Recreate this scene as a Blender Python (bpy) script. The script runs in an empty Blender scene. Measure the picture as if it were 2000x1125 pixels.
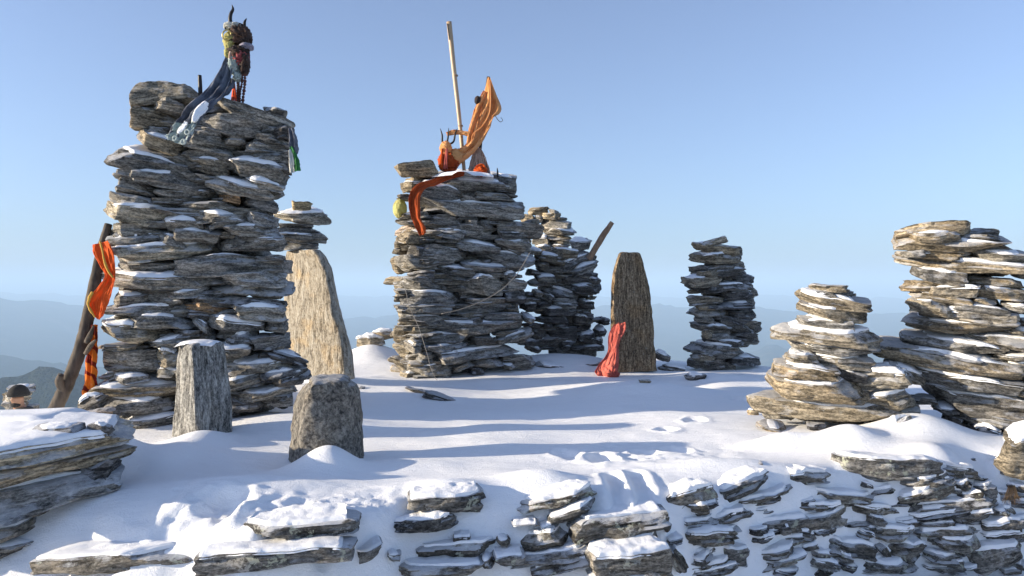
import bpy, math, random
import numpy as np
from mathutils import Vector, Matrix, Euler

R = math.radians
sc = bpy.context.scene
col = sc.collection
F = 1455.0                      # focal length in photograph pixels (2000 wide)
EYE = 1.0                       # eye level above the snow platform

# ------------------------------------------------------------------ camera, sky, sun, exposure
cam = bpy.data.objects.new('camera', bpy.data.cameras.new('camera'))
col.objects.link(cam)
cam.location = (0, 0, EYE)
cam.rotation_euler = (R(90), 0, 0)
cam.data.sensor_width = 36
cam.data.lens = 36 * F / 2000
cam.data.clip_start = 0.05
cam.data.clip_end = 200000
sc.camera = cam

SUN_EL, SUN_BEHIND = 12.5, 9.5   # sun low on the left, slightly behind the camera
sx, sy = -math.cos(R(SUN_BEHIND)), -math.sin(R(SUN_BEHIND))
to_sun = Vector((sx * math.cos(R(SUN_EL)), sy * math.cos(R(SUN_EL)), math.sin(R(SUN_EL))))
w = bpy.data.worlds.new('World'); sc.world = w; w.use_nodes = True
wn = w.node_tree.nodes; wl = w.node_tree.links
for n in list(wn): wn.remove(n)
sky = wn.new('ShaderNodeTexSky'); sky.sky_type = 'NISHITA'; sky.sun_disc = False
sky.sun_elevation = R(SUN_EL); sky.sun_rotation = math.atan2(sx, sy) % (2 * math.pi)
sky.altitude = 400; sky.air_density = 1.0; sky.dust_density = 1.6; sky.ozone_density = 6.0
bg = wn.new('ShaderNodeBackground'); bg.inputs['Strength'].default_value = 0.112
wo = wn.new('ShaderNodeOutputWorld')
tint = wn.new('ShaderNodeMix'); tint.data_type = 'RGBA'; tint.blend_type = 'MULTIPLY'; tint.inputs[0].default_value = 1.0
tint.inputs[7].default_value = (1.14, 1.0, 1.0, 1)
wl.new(sky.outputs[0], tint.inputs[6]); hsv = wn.new('ShaderNodeHueSaturation'); hsv.inputs['Saturation'].default_value = .77
wl.new(tint.outputs[2], hsv.inputs['Color']); wl.new(hsv.outputs[0], bg.inputs[0]); wl.new(bg.outputs[0], wo.inputs[0])

sun = bpy.data.objects.new('sun', bpy.data.lights.new('sun', 'SUN'))
col.objects.link(sun)
sun.data.energy = 5.0; sun.data.angle = R(0.53); sun.data.color = (1.0, 0.86, 0.66)
sun.rotation_euler = (-to_sun).to_track_quat('-Z', 'Y').to_euler()
sun.location = to_sun * 30

sc.view_settings.view_transform = 'Standard'; sc.view_settings.look = 'None'
sc.view_settings.exposure = 1.15; sc.view_settings.gamma = 1.0
sc.view_settings.use_curve_mapping = False
sc.render.engine = 'CYCLES'
sc.cycles.use_denoising = True
sc.cycles.max_bounces = 6; sc.cycles.diffuse_bounces = 5; sc.cycles.glossy_bounces = 2
sc.cycles.transmission_bounces = 3; sc.cycles.volume_bounces = 6; sc.cycles.transparent_max_bounces = 6

# ------------------------------------------------------------------ helpers
def P(px, py, Y):
    return np.array([(px - 1000) / F * Y, Y, EYE - (py - 562.5) / F * Y])

def hash3(i, j, k, s):
    h = (i * 374761393 + j * 668265263 + k * 2147483647 + s * 974634777) & 0xffffffff
    h = ((h ^ (h >> 13)) * 1274126177) & 0xffffffff
    h = ((h ^ (h >> 16)) * 2246822519) & 0xffffffff
    return ((h ^ (h >> 15)) & 0xffffff) / float(0xffffff) * 2 - 1

def noise(p, seed=0):
    """value noise, p (N,3) -> (N,) in -1..1"""
    p = np.asarray(p, float)
    i = np.floor(p).astype(np.int64); f = p - i; f = f * f * f * (f * (f * 6 - 15) + 10)
    r = 0
    for dx in (0, 1):
        wx = f[:, 0] if dx else 1 - f[:, 0]
        for dy in (0, 1):
            wy = f[:, 1] if dy else 1 - f[:, 1]
            for dz in (0, 1):
                wz = f[:, 2] if dz else 1 - f[:, 2]
                r = r + wx * wy * wz * hash3(i[:, 0] + dx, i[:, 1] + dy, i[:, 2] + dz, seed)
    return r

def fbm(p, seed=0, octv=4, gain=0.5):
    r = 0; a = 1.0; t = 0; p = np.asarray(p, float)
    for o in range(octv):
        r = r + a * noise(p, seed + o * 17); t += a; a *= gain; p = p * 2.03 + 11.3
    return r / t

def S(t):
    t = np.clip(t, 0, 1); return t * t * (3 - 2 * t)

def mesh_obj(name, verts, faces, mat, parent=None, M=None, smooth=True, sharp=None):
    me = bpy.data.meshes.new(name)
    me.from_pydata(np.asarray(verts, float).tolist(), [], faces)
    me.materials.append(mat)
    if smooth: me.shade_smooth()
    if sharp: me.set_sharp_from_angle(angle=R(sharp))
    o = bpy.data.objects.new(name, me); col.objects.link(o)
    if parent is not None: o.parent = parent
    if M is not None: o.matrix_basis = M
    return o

def empty(name, loc):
    o = bpy.data.objects.new(name, None); col.objects.link(o)
    o.location = [float(v) for v in loc]; o.empty_display_size = 0.1
    return o

def tag(o, label=None, cat=None, group=None, kind=None):
    if label: o['label'] = label
    if cat: o['category'] = cat
    if group: o['group'] = group
    if kind: o['kind'] = kind
    return o

# ------------------------------------------------------------------ materials
class NT:
    def __init__(s, name):
        s.m = bpy.data.materials.new(name); s.m.use_nodes = True
        s.t = s.m.node_tree; s.n = s.t.nodes
        for n in list(s.n): s.n.remove(n)
        s.out = s.n.new('ShaderNodeOutputMaterial')
        s.b = s.n.new('ShaderNodeBsdfPrincipled')
        s.t.links.new(s.b.outputs[0], s.out.inputs['Surface'])
    def link(s, a, b): s.t.links.new(a, b)
    def new(s, typ, **kw):
        n = s.n.new(typ)
        for k, v in kw.items(): setattr(n, k, v)
        return n
    def val(s, node, i, v):
        if hasattr(v, 'default_value') or isinstance(v, bpy.types.NodeSocket): s.link(v, node.inputs[i])
        else: node.inputs[i].default_value = v
    def math(s, op, a, b=0.5, c=None, clamp=False):
        n = s.new('ShaderNodeMath', operation=op, use_clamp=clamp)
        s.val(n, 0, a); s.val(n, 1, b)
        if c is not None: s.val(n, 2, c)
        return n.outputs[0]
    def noise(s, vec, scale, detail=4, rough=0.55, dist=0.0):
        n = s.new('ShaderNodeTexNoise'); s.link(vec, n.inputs['Vector'])
        n.inputs['Scale'].default_value = scale; n.inputs['Detail'].default_value = detail
        n.inputs['Roughness'].default_value = rough; n.inputs['Distortion'].default_value = dist
        return n.outputs['Fac']
    def mapping(s, vec, scale):
        n = s.new('ShaderNodeMapping'); s.link(vec, n.inputs['Vector']); n.inputs['Scale'].default_value = scale
        return n.outputs[0]
    def ramp(s, fac, stops):
        n = s.new('ShaderNodeValToRGB'); s.link(fac, n.inputs[0]); e = n.color_ramp.elements
        while len(e) < len(stops): e.new(0.5)
        for i, (p, c) in enumerate(stops):
            e[i].position = p; e[i].color = tuple(c) + (1,) if len(c) == 3 else c
        return n.outputs[0]
    def mix(s, fac, a, b, blend='MIX'):
        n = s.new('ShaderNodeMix', data_type='RGBA', blend_type=blend)
        s.val(n, 0, fac)
        for i, v in ((6, a), (7, b)):
            if isinstance(v, bpy.types.NodeSocket): s.link(v, n.inputs[i])
            else: n.inputs[i].default_value = tuple(v) + (1,)
        return n.outputs[2]
    def step(s, x, lo, hi):
        n = s.new('ShaderNodeMapRange', interpolation_type='SMOOTHSTEP')
        s.link(x, n.inputs[0]); n.inputs[1].default_value = lo; n.inputs[2].default_value = hi
        return n.outputs[0]
    def bump(s, h, strength, dist, normal=None):
        n = s.new('ShaderNodeBump'); s.link(h, n.inputs['Height'])
        n.inputs['Strength'].default_value = strength; n.inputs['Distance'].default_value = dist
        if normal is not None: s.link(normal, n.inputs['Normal'])
        return n.outputs[0]

def stone_material(name, dark=(.040, .038, .034), mid=(.198, .188, .168), light=(.49, .465, .42),
                   lichen=0.0, snow=0.42, tan=0.35, stretch=(5, 7, 36)):
    t = NT(name)
    tc = t.new('ShaderNodeTexCoord'); oi = t.new('ShaderNodeObjectInfo')
    off = t.math('MULTIPLY', oi.outputs['Random'], 63.0)
    cb = t.new('ShaderNodeCombineXYZ'); t.link(off, cb.inputs[0]); t.link(off, cb.inputs[1]); t.link(off, cb.inputs[2])
    ad = t.new('ShaderNodeVectorMath', operation='ADD'); t.link(tc.outputs['Object'], ad.inputs[0]); t.link(cb.outputs[0], ad.inputs[1])
    v = ad.outputs[0]
    streak = t.noise(t.mapping(v, stretch), 1.0, 7, 0.68, 0.6)
    fine = t.noise(t.mapping(v, (1, 1, 2.2)), 46.0, 4, 0.78)
    big = t.noise(v, 5.0, 3, 0.5)
    h = t.math('ADD', t.math('MULTIPLY', streak, 0.55), t.math('MULTIPLY', fine, 0.45))
    c = t.ramp(h, [(0.405, dark), (0.50, mid), (0.60, light)])
    hs = t.ramp(oi.outputs['Random'], [(0.0, (.80, .82, .86)), (0.35, (1, 1, 1)), (0.6, (1.08, 1.02, .93)), (0.85, (.74, .74, .74)), (1, (1.1, 1.06, .97))])
    c = t.mix(1.0, c, hs, 'MULTIPLY')
    c = t.mix(1.0, c, oi.outputs['Color'], 'MULTIPLY')
    tanm = t.math('MULTIPLY', t.step(big, 0.52, 0.72), tan)
    c = t.mix(tanm, c, t.mix(1.0, c, (1.25, 1.06, .80), 'MULTIPLY'))
    # pale mineral crusts and dark spots
    crust = t.step(t.noise(v, 22.0, 5, 0.65), 0.60, 0.70)
    c = t.mix(t.math('MULTIPLY', crust, 0.35), c, (.42, .41, .37))
    if lichen:
        l1 = t.step(t.noise(v, 13.0, 6, 0.62, 0.4), 0.565, 0.60)
        l2 = t.step(t.noise(v, 41.0, 5, 0.6), 0.44, 0.52)
        l = t.math('MULTIPLY', t.math('MULTIPLY', l1, l2), lichen)
        c = t.mix(l, c, t.mix(t.step(big, .4, .6), (.40, .42, .33), (.36, .35, .33)))
    geo = t.new('ShaderNodeNewGeometry')
    hgt = t.math('ADD', t.math('MULTIPLY', streak, 0.75), t.math('MULTIPLY', fine, 0.25))
    nb = t.bump(hgt, 1.0, 0.03)
    if snow:
        sp = t.new('ShaderNodeSeparateXYZ'); t.link(nb, sp.inputs[0])
        gs = t.new('ShaderNodeSeparateXYZ'); t.link(geo.outputs['Normal'], gs.inputs[0])
        z = t.math('ADD', t.math('MULTIPLY', sp.outputs[2], 0.35), t.math('MULTIPLY', gs.outputs[2], 0.65))
        pn = t.noise(v, 9.0, 4, 0.6)
        z = t.math('ADD', z, t.math('MULTIPLY', t.math('SUBTRACT', pn, 0.5), 1.5))
        m = t.math('MULTIPLY', t.step(z, 0.62, 0.82), snow)
        c = t.mix(m, c, (.84, .86, .90))
    t.link(c, t.b.inputs['Base Color'])
    t.b.inputs['Roughness'].default_value = 0.88
    t.b.inputs['Specular IOR Level'].default_value = 0.25
    t.link(nb, t.b.inputs['Normal'])
    return t.m

def snow_material():
    t = NT('snow')
    tc = t.new('ShaderNodeTexCoord')
    geo = t.new('ShaderNodeNewGeometry')
    v = geo.outputs['Position']
    n1 = t.noise(v, 7.0, 4, 0.55); n2 = t.noise(v, 160.0, 3, 0.7); n3 = t.noise(t.mapping(v, (8, 26, 8)), 1.0, 3, 0.5)
    c = t.mix(n1, (.91, .92, .935), (.94, .945, .955))
    t.link(c, t.b.inputs['Base Color'])
    t.b.inputs['Roughness'].default_value = 0.55
    t.b.inputs['Specular IOR Level'].default_value = 0.2
    n4 = t.noise(v, 48.0, 4, 0.65)
    b1 = t.bump(t.math('ADD', t.math('ADD', n1, n3), t.math('MULTIPLY', n4, .5)), 0.5, 0.012)
    t.link(t.bump(n2, 0.8, 0.006, b1), t.b.inputs['Normal'])
    return t.m

def cloth_material(name, colour, colour2=None, translucent=0.35, stripes=None, rough=0.85):
    t = NT(name)
    tc = t.new('ShaderNodeTexCoord'); v = tc.outputs['Object']
    n = t.noise(v, 9.0, 4, 0.6)
    c2 = colour2 or tuple(k * 0.62 for k in colour)
    c = t.mix(t.step(n, 0.38, 0.68), colour, c2)
    if stripes:
        wv = t.new('ShaderNodeTexWave'); wv.wave_type = 'BANDS'; wv.bands_direction = 'DIAGONAL'
        t.link(v, wv.inputs['Vector']); wv.inputs['Scale'].default_value = 5.0
        wv.inputs['Distortion'].default_value = 6.0; wv.inputs['Detail'].default_value = 2.0
        wv.inputs['Detail Scale'].default_value = 1.5
        c = t.mix(t.step(wv.outputs['Fac'], 0.62, 0.72), c, stripes)
    t.link(c, t.b.inputs['Base Color']); t.b.inputs['Roughness'].default_value = rough
    t.b.inputs['Specular IOR Level'].default_value = 0.112
    t.b.inputs['Sheen Weight'].default_value = 0.112
    wv2 = t.noise(v, 260.0, 2, 0.5)
    t.link(t.bump(t.math('ADD', wv2, t.math('MULTIPLY', n, 2.0)), 0.4, 0.003), t.b.inputs['Normal'])
    if translucent:
        tr = t.new('ShaderNodeBsdfTranslucent'); t.link(c, tr.inputs[0])
        mx = t.new('ShaderNodeMixShader'); mx.inputs[0].default_value = translucent
        t.link(t.b.outputs[0], mx.inputs[1]); t.link(tr.outputs[0], mx.inputs[2]); t.link(mx.outputs[0], t.out.inputs['Surface'])
    return t.m

def plain_material(name, c1, c2, scale=30.0, rough=0.6, metallic=0.0, stretch=(1, 1, 1), bump=0.3):
    t = NT(name); tc = t.new('ShaderNodeTexCoord')
    n = t.noise(t.mapping(tc.outputs['Object'], stretch), scale, 5, 0.6)
    t.link(t.mix(t.step(n, 0.3, 0.7), c1, c2), t.b.inputs['Base Color'])
    t.b.inputs['Roughness'].default_value = rough; t.b.inputs['Metallic'].default_value = metallic
    t.link(t.bump(n, bump, 0.004), t.b.inputs['Normal'])
    return t.m

M_STONE = stone_material('schist')
M_WALL = stone_material('lichened_schist', lichen=0.9, snow=0.55, tan=0.3)
M_UPRIGHT = stone_material('upright_schist', mid=(.22, .215, .20), light=(.50, .49, .45), snow=0.25, tan=0.2, stretch=(6, 45, 30))
M_BOULDER = stone_material('coarse_gneiss', dark=(.05, .045, .04), mid=(.20, .18, .15), light=(.42, .38, .31), snow=0.35, tan=0.5, stretch=(22, 14, 60))
M_PALE = stone_material('pale_gneiss', dark=(.10, .085, .065), mid=(.33, .295, .24), light=(.48, .45, .39), snow=0.1, tan=0.8, stretch=(7, 30, 30))
M_BROWN = stone_material('brown_schist', dark=(.040, .029, .020), mid=(.165, .122, .082), light=(.40, .32, .23), snow=0.0, tan=0.5, stretch=(7, 55, 40))
M_SNOW = snow_material()

# ------------------------------------------------------------------ the snow platform (height field)
EX = np.array([-12, -2.6, -1.95, -1.5, -1.13, -.69, -.49, 0, .40, .57, .78, 1.45, 1.87, 2.44, 2.9, 3.6, 12])
EY = np.array([3.75, 3.72, 3.60, 3.34, 3.20, 3.33, 3.55, 3.64, 3.62, 3.60, 3.72, 4.05, 4.25, 4.34, 4.38, 4.5, 5.5])
BUMPS = [  # px, py, Y, amp, sx, sy : drifts
    (395, 822, 4.80, .08, .22, .22), (560, 800, 5.35, .11, .55, .35), (300, 838, 5.1, .02, .3, .2),
    (640, 862, 4.22, .125, .19, .22), (700, 890, 4.35, -.03, .12, .15), (556, 900, 4.35, -.03, .10, .12),
    (1250, 745, 6.9, .13, .75, .55), (1330, 760, 7.6, -.05, .35, .3), (1100, 700, 9.0, .17, 1.0, .5),
    (1390, 745, 8.1, .06, .35, .25), (1655, 828, 4.75, .12, .22, .16), (1530, 850, 4.75, .09, .22, .10),
    (1790, 820, 4.95, .15, .34, .24), (1830, 880, 4.5, .05, .2, .15), (1950, 930, 4.45, -.15, .2, .2),
    (870, 965, 3.72, .05, .22, .12), (1060, 950, 3.85, .06, .25, .14), (1420, 930, 4.2, .05, .4, .12),
    (330, 885, 4.35, .07, .14, .25), (620, 745, 7.4, .10, .5, .5), (960, 740, 8.0, .03, .5, .3),
    (728, 690, 9.85, .25, .45, .4), (800, 760, 7.1, .05, .45, .2), (470, 960, 3.7, .05, .5, .2),
]
DENTS = [(1105, 884, .085, .045), (1172, 892, .10, .07), (1305, 840, .08, .045), (1358, 824, .085, .05), (1262, 878, .09, .035),
         (1322, 872, .09, .04), (1440, 782, .09, .04), (430, 985, .12, .06), (620, 1005, .075, .05), (545, 1010, .09, .035), (350, 1000, .10, .03)]
GOUGE = [((1195, 925), (1218, 975), .06, .035), ((1240, 922), (1268, 972), .065, .03)]

def ground(x, y, fine=True):
    x = np.asarray(x, float); y = np.asarray(y, float)
    ye = np.interp(x, EX, EY)
    p2 = np.stack([x, y, np.zeros_like(x)], -1).reshape(-1, 3)
    nz = lambda s, sd, o=3: fbm(p2 * s, sd, o).reshape(x.shape)
    ye = ye + 0.05 * nz(3.1, 5, 2)
    z = 0.055 * nz(np.array([.55, 1.0, 1]), 1) + 0.022 * nz(np.array([1.3, 2.6, 1]), 9)
    for (px, py, Y, a, s1, s2) in BUMPS:
        cx = (px - 1000) / F * Y
        z = z + a * np.exp(-((x - cx) / s1) ** 2 - ((y - Y) / s2) ** 2)
    # the high drift on the left behind the corner stack
    z = z + 0.32 * S((-1.98 - x) / .55) * S((y - 3.72) / .22) * (1 - S((y - 4.25) / .45))
    # the summit falls away at the back, left and right
    yb = np.interp(x, [-9, -3, 2, 3.4, 5, 9], [9.2, 10.6, 10.6, 8.9, 7.0, 6.0])
    d = np.maximum(0, y - yb); z = z - 0.55 * d - 0.05 * d * d
    xl = np.interp(y, [3, 4.6, 5.3, 6.2, 8, 12], [-3.6, -3.3, -2.95, -3.0, -3.3, -3.6])
    d = np.maximum(0, xl - x); z = z - 0.75 * d - .02 * d * d
    # front slope / retaining wall
    t = ye - y
    sl = .8 + .7 * S((x + 1.7) / .4) + 2.4 * S((x - .62) / .5)
    k = 0.045
    soft = k * np.logaddexp(0, t / k)
    z = z - sl * soft
    face = S(t / .12) * (t < 1.2)
    if fine:
        led = nz(np.array([2.6, 2.6, 1]), 31, 3)
        zz = np.stack([x * 3.0, z * 13.0, y * 2], -1).reshape(-1, 3)
        z = z + face * (0.018 * fbm(zz, 44, 3).reshape(x.shape) + .02 * led)
        # trampled zones
        tr = S((x + 1.75) / .3) * S((-.45 - x) / .2) * np.exp(-((y - (ye + .13)) / .17) ** 2)
        z = z + tr * (1 - S(t / .1)) * (0.032 * np.abs(nz(6.5, 61, 4)) + .026 * nz(22, 62, 3) - .012)
        tr = np.exp(-((x - .85) / .5) ** 2 - ((y - 4.55) / .32) ** 2) + .7 * np.exp(-((x - .62) / .22) ** 2 - ((y - 3.85) / .25) ** 2)
        z = z + tr * (0.010 * nz(24, 71, 3) + .016 * nz(8, 72, 2))
        tr = np.exp(-((x + 2.3) / .35) ** 2 - ((y - 3.75) / .16) ** 2)
        z = z + tr * (0.03 * np.abs(nz(9, 81, 3)))
        for (px, py, r, dp) in DENTS:
            Y = F / (py - 562.5); cx = (px - 1000) / F * Y
            q = np.sqrt(((x - cx) / r) ** 2 + ((y - Y) / (r * 1.25)) ** 2)
            q = q * (1 + .35 * nz(11, int(px), 2)); z = z - dp * (1 - S((q - .35) / .75)) + dp * .14 * np.exp(-((q - 1.2) / .3) ** 2) * (1 + .8 * nz(15, int(py), 2))
        for ((ax, ay), (bx, by), r, dp) in GOUGE:
            Ya, Yb = F / (ay - 562.5), F / (by - 562.5) + .0
            A = np.array([(ax - 1000) / F * Ya, Ya]); B = np.array([(bx - 1000) / F * Yb, Yb])
            AB = B - A; tt = np.clip(((x - A[0]) * AB[0] + (y - A[1]) * AB[1]) / (AB @ AB), 0, 1)
            q = np.hypot(x - A[0] - tt * AB[0], y - A[1] - tt * AB[1]) / r
            z = z - dp * (1 - S((q - .35) / .6)) + dp * .3 * np.exp(-((q - 1.25) / .3) ** 2)
    # foot of the wall, where the camera stands
    foot = -0.62 + 0.02 * nz(2.0, 91)
    k2 = 0.04
    z = np.where(y < ye + .3, foot + k2 * np.logaddexp(0, (z - foot) / k2), z)
    return z

xs = np.concatenate([np.arange(-12, -3.4, .14), np.arange(-3.4, 3.6, .018), np.arange(3.6, 12, .14)])
ys = np.concatenate([np.arange(-1.5, 2.7, .12), np.arange(2.7, 5.7, .015), np.arange(5.7, 11.2, .03), np.arange(11.2, 18, .2)])
GX, GY = np.meshgrid(xs, ys, indexing='ij')
GZ = ground(GX, GY)
def look(x, y):
    i = np.clip(np.searchsorted(xs, x) - 1, 0, len(xs) - 2); j = np.clip(np.searchsorted(ys, y) - 1, 0, len(ys) - 2)
    u = (x - xs[i]) / (xs[i + 1] - xs[i]); v = (y - ys[j]) / (ys[j + 1] - ys[j])
    return (GZ[i, j] * (1 - u) + GZ[i + 1, j] * u) * (1 - v) + (GZ[i, j + 1] * (1 - u) + GZ[i + 1, j + 1] * u) * v
def gz(x, y): return float(ground(np.array([x]), np.array([y]))[0])

def ray_ground(px, py, y0=2.2, y1=12.0):
    yy = np.linspace(y0, y1, 2400)
    g = look((px - 1000) / F * yy, yy)
    below = (EYE - (py - 562.5) / F * yy) <= g
    return float(yy[np.argmax(below)]) if below.any() else y1

def tensor_faces(nx, ny):
    i = np.arange(nx - 1)[:, None]; j = np.arange(ny - 1)[None, :]
    a = (i * ny + j).ravel()
    return np.stack([a, a + ny, a + ny + 1, a + 1], -1).tolist()

# ------------------------------------------------------------------ far hills
def hills_mesh():
    nth, rs = 900, np.concatenate([np.geomspace(14, 900, 26), np.geomspace(950, 60000, 170)])
    th = np.linspace(-math.pi, math.pi, nth + 1)[:-1]
    RR, TH = np.meshgrid(rs, th, indexing='ij')
    x = RR * np.sin(TH); y = RR * np.cos(TH)
    pxs = 1000 + F * np.tan(np.clip(TH, -1.3, 1.3))
    q = np.stack([x, y, 0 * x], -1).reshape(-1, 3)
    n = lambda s, sd, o=5: fbm(q / s, sd, o).reshape(x.shape)
    z = -5 - 0.62 * RR
    valley = -760 + 90 * n(900., 3) + 60 * n(260., 4)
    z = np.maximum(z, valley)
    def ridge(r0, wid, top_py, amp, sd, mask=1.0):
        # a ridge crest at distance r0 whose top stands at photograph row top_py
        tq = np.stack([TH * 7, 0 * TH, 0 * TH], -1).reshape(-1, 3)
        rc = r0 * (1 + .10 * fbm(tq, sd, 3).reshape(x.shape))
        wob = fbm(np.stack([TH * 26, 0 * TH + sd, 0 * TH], -1).reshape(-1, 3), sd + 3, 5, .6).reshape(x.shape)
        crest = EYE - (top_py - 12 * wob * (rc / 11000) ** .2 - 562.5) / F * rc
        dz = crest - valley
        prof = np.clip(1 - np.abs(RR - rc) / wid, 0, None)
        rough = amp * dz * (fbm(q / (wid * .55), sd + 7, 6).reshape(x.shape))
        return valley + (dz + rough) * prof * mask - 300 * (1 - mask)
    pk = np.interp(pxs, [-900, -500, -150, 0, 40, 75, 105, 150, 200, 260, 320, 420, 600], [760, 720, 735, 705, 703, 692, 691, 703, 716, 735, 755, 800, 900])
    z = np.maximum(z, ridge(1900, 1000, pk, .05, 21, 1 - S((pxs - 380) / 250)))
    pk = np.interp(pxs, [-500, 0, 150, 330, 600, 900, 3000], [690, 668, 690, 720, 740, 760, 760])
    z = np.maximum(z, ridge(5200, 2300, pk, .07, 33, 1 - S((pxs - 500) / 300)))
    pk = np.interp(pxs, [-2000, 600, 700, 760, 1000, 1300, 1420, 1500, 1600, 1700, 2000, 3000], [800, 800, 690, 700, 740, 720, 705, 668, 690, 665, 640, 640])
    z = np.maximum(z, ridge(6500, 3000, pk, .08, 45))
    pk = np.interp(pxs, [-2000, -300, 0, 120, 260, 450, 700, 1000, 1250, 1400, 1560, 1700, 1850, 2100, 3500], [600, 590, 578, 586, 602, 612, 616, 612, 600, 598, 604, 607, 600, 612, 605])
    z = np.maximum(z, ridge(11000, 4500, pk, .05, 57))
    pk = np.interp(pxs, [-2000, 0, 300, 700, 1000, 1300, 1450, 1520, 1620, 1800, 2000, 3500], [575, 572, 578, 572, 570, 580, 574, 577, 585, 583, 577, 575])
    z = np.maximum(z, ridge(21000, 8000, pk, .03, 71))
    v = np.stack([x, y, z], -1).reshape(-1, 3)
    nr = len(rs); i = np.arange(nr - 1)[:, None]; j = np.arange(nth)[None, :]; j2 = (j + 1) % nth
    f = np.stack([(i * nth + j).ravel(), (i * nth + j2 + 0 * i).ravel(), ((i + 1) * nth + j2).ravel(), ((i + 1) * nth + j).ravel()], -1)
    return v, f.tolist()

def hill_material():
    t = NT('forested_hills'); geo = t.new('ShaderNodeNewGeometry'); v = geo.outputs['Position']
    n = t.noise(v, 0.004, 6, 0.65); n2 = t.noise(v, 0.03, 4, 0.7)
    c = t.ramp(t.math('ADD', t.math('MULTIPLY', n, .7), t.math('MULTIPLY', n2, .3)), [(0.35, (.016, .024, .022)), (0.52, (.03, .036, .028)), (0.66, (.11, .095, .07))])
    t.link(c, t.b.inputs['Base Color']); t.b.inputs['Roughness'].default_value = 1.0; t.b.inputs['Specular IOR Level'].default_value = 0
    t.link(t.bump(n2, 1.0, 25.0), t.b.inputs['Normal'])
    return t.m
hv, hf = hills_mesh()
tag(mesh_obj('hills', hv, hf, hill_material()), 'blue hazy forested ridges far below the summit', 'hills', kind='structure')

hz_top, hz_bot, hz_r = 330.0, -1300.0, 62000.0
hzv = [(a * hz_r, b * hz_r, c) for c in (hz_bot, hz_top) for (a, b) in ((-1, -1), (1, -1), (1, 1), (-1, 1))]
hm = bpy.data.materials.new('haze'); hm.use_nodes = True
for n in list(hm.node_tree.nodes): hm.node_tree.nodes.remove(n)
ho = hm.node_tree.nodes.new('ShaderNodeOutputMaterial'); pv = hm.node_tree.nodes.new('ShaderNodeVolumePrincipled')
pv.inputs['Color'].default_value = (.56, .77, 1.0, 1); pv.inputs['Density'].default_value = 1.4e-4; pv.inputs['Anisotropy'].default_value = 0.0
hm.node_tree.links.new(pv.outputs[0], ho.inputs['Volume'])
haze = mesh_obj('haze', hzv, [(0, 3, 2, 1), (4, 5, 6, 7), (0, 1, 5, 4), (1, 2, 6, 5), (2, 3, 7, 6), (3, 0, 4, 7)], hm, smooth=False)
tag(haze, 'thin blue morning haze filling the valleys', 'haze', kind='stuff')

# ------------------------------------------------------------------ stones
TOPO = {}
def topo(nx, ny, nz):
    key = (nx, ny, nz)
    if key in TOPO: return TOPO[key]
    idx = {}; U = []
    def vid(i, j, k):
        if (i, j, k) not in idx:
            idx[(i, j, k)] = len(U); U.append((2 * i / nx - 1, 2 * j / ny - 1, 2 * k / nz - 1))
        return idx[(i, j, k)]
    f = []
    for i in range(nx):
        for j in range(ny):
            f.append((vid(i, j, nz), vid(i + 1, j, nz), vid(i + 1, j + 1, nz), vid(i, j + 1, nz)))
            f.append((vid(i, j, 0), vid(i, j + 1, 0), vid(i + 1, j + 1, 0), vid(i + 1, j, 0)))
    for i in range(nx):
        for k in range(nz):
            f.append((vid(i, 0, k), vid(i + 1, 0, k), vid(i + 1, 0, k + 1), vid(i, 0, k + 1)))
            f.append((vid(i, ny, k), vid(i, ny, k + 1), vid(i + 1, ny, k + 1), vid(i + 1, ny, k)))
    for j in range(ny):
        for k in range(nz):
            f.append((vid(0, j, k), vid(0, j, k + 1), vid(0, j + 1, k + 1), vid(0, j + 1, k)))
            f.append((vid(nx, j, k), vid(nx, j + 1, k), vid(nx, j + 1, k + 1), vid(nx, j, k + 1)))
    top = np.array([[vid(i, j, nz) for j in range(ny + 1)] for i in range(nx + 1)])
    TOPO[key] = (np.array(U, float), f, top)
    return TOPO[key]

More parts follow.
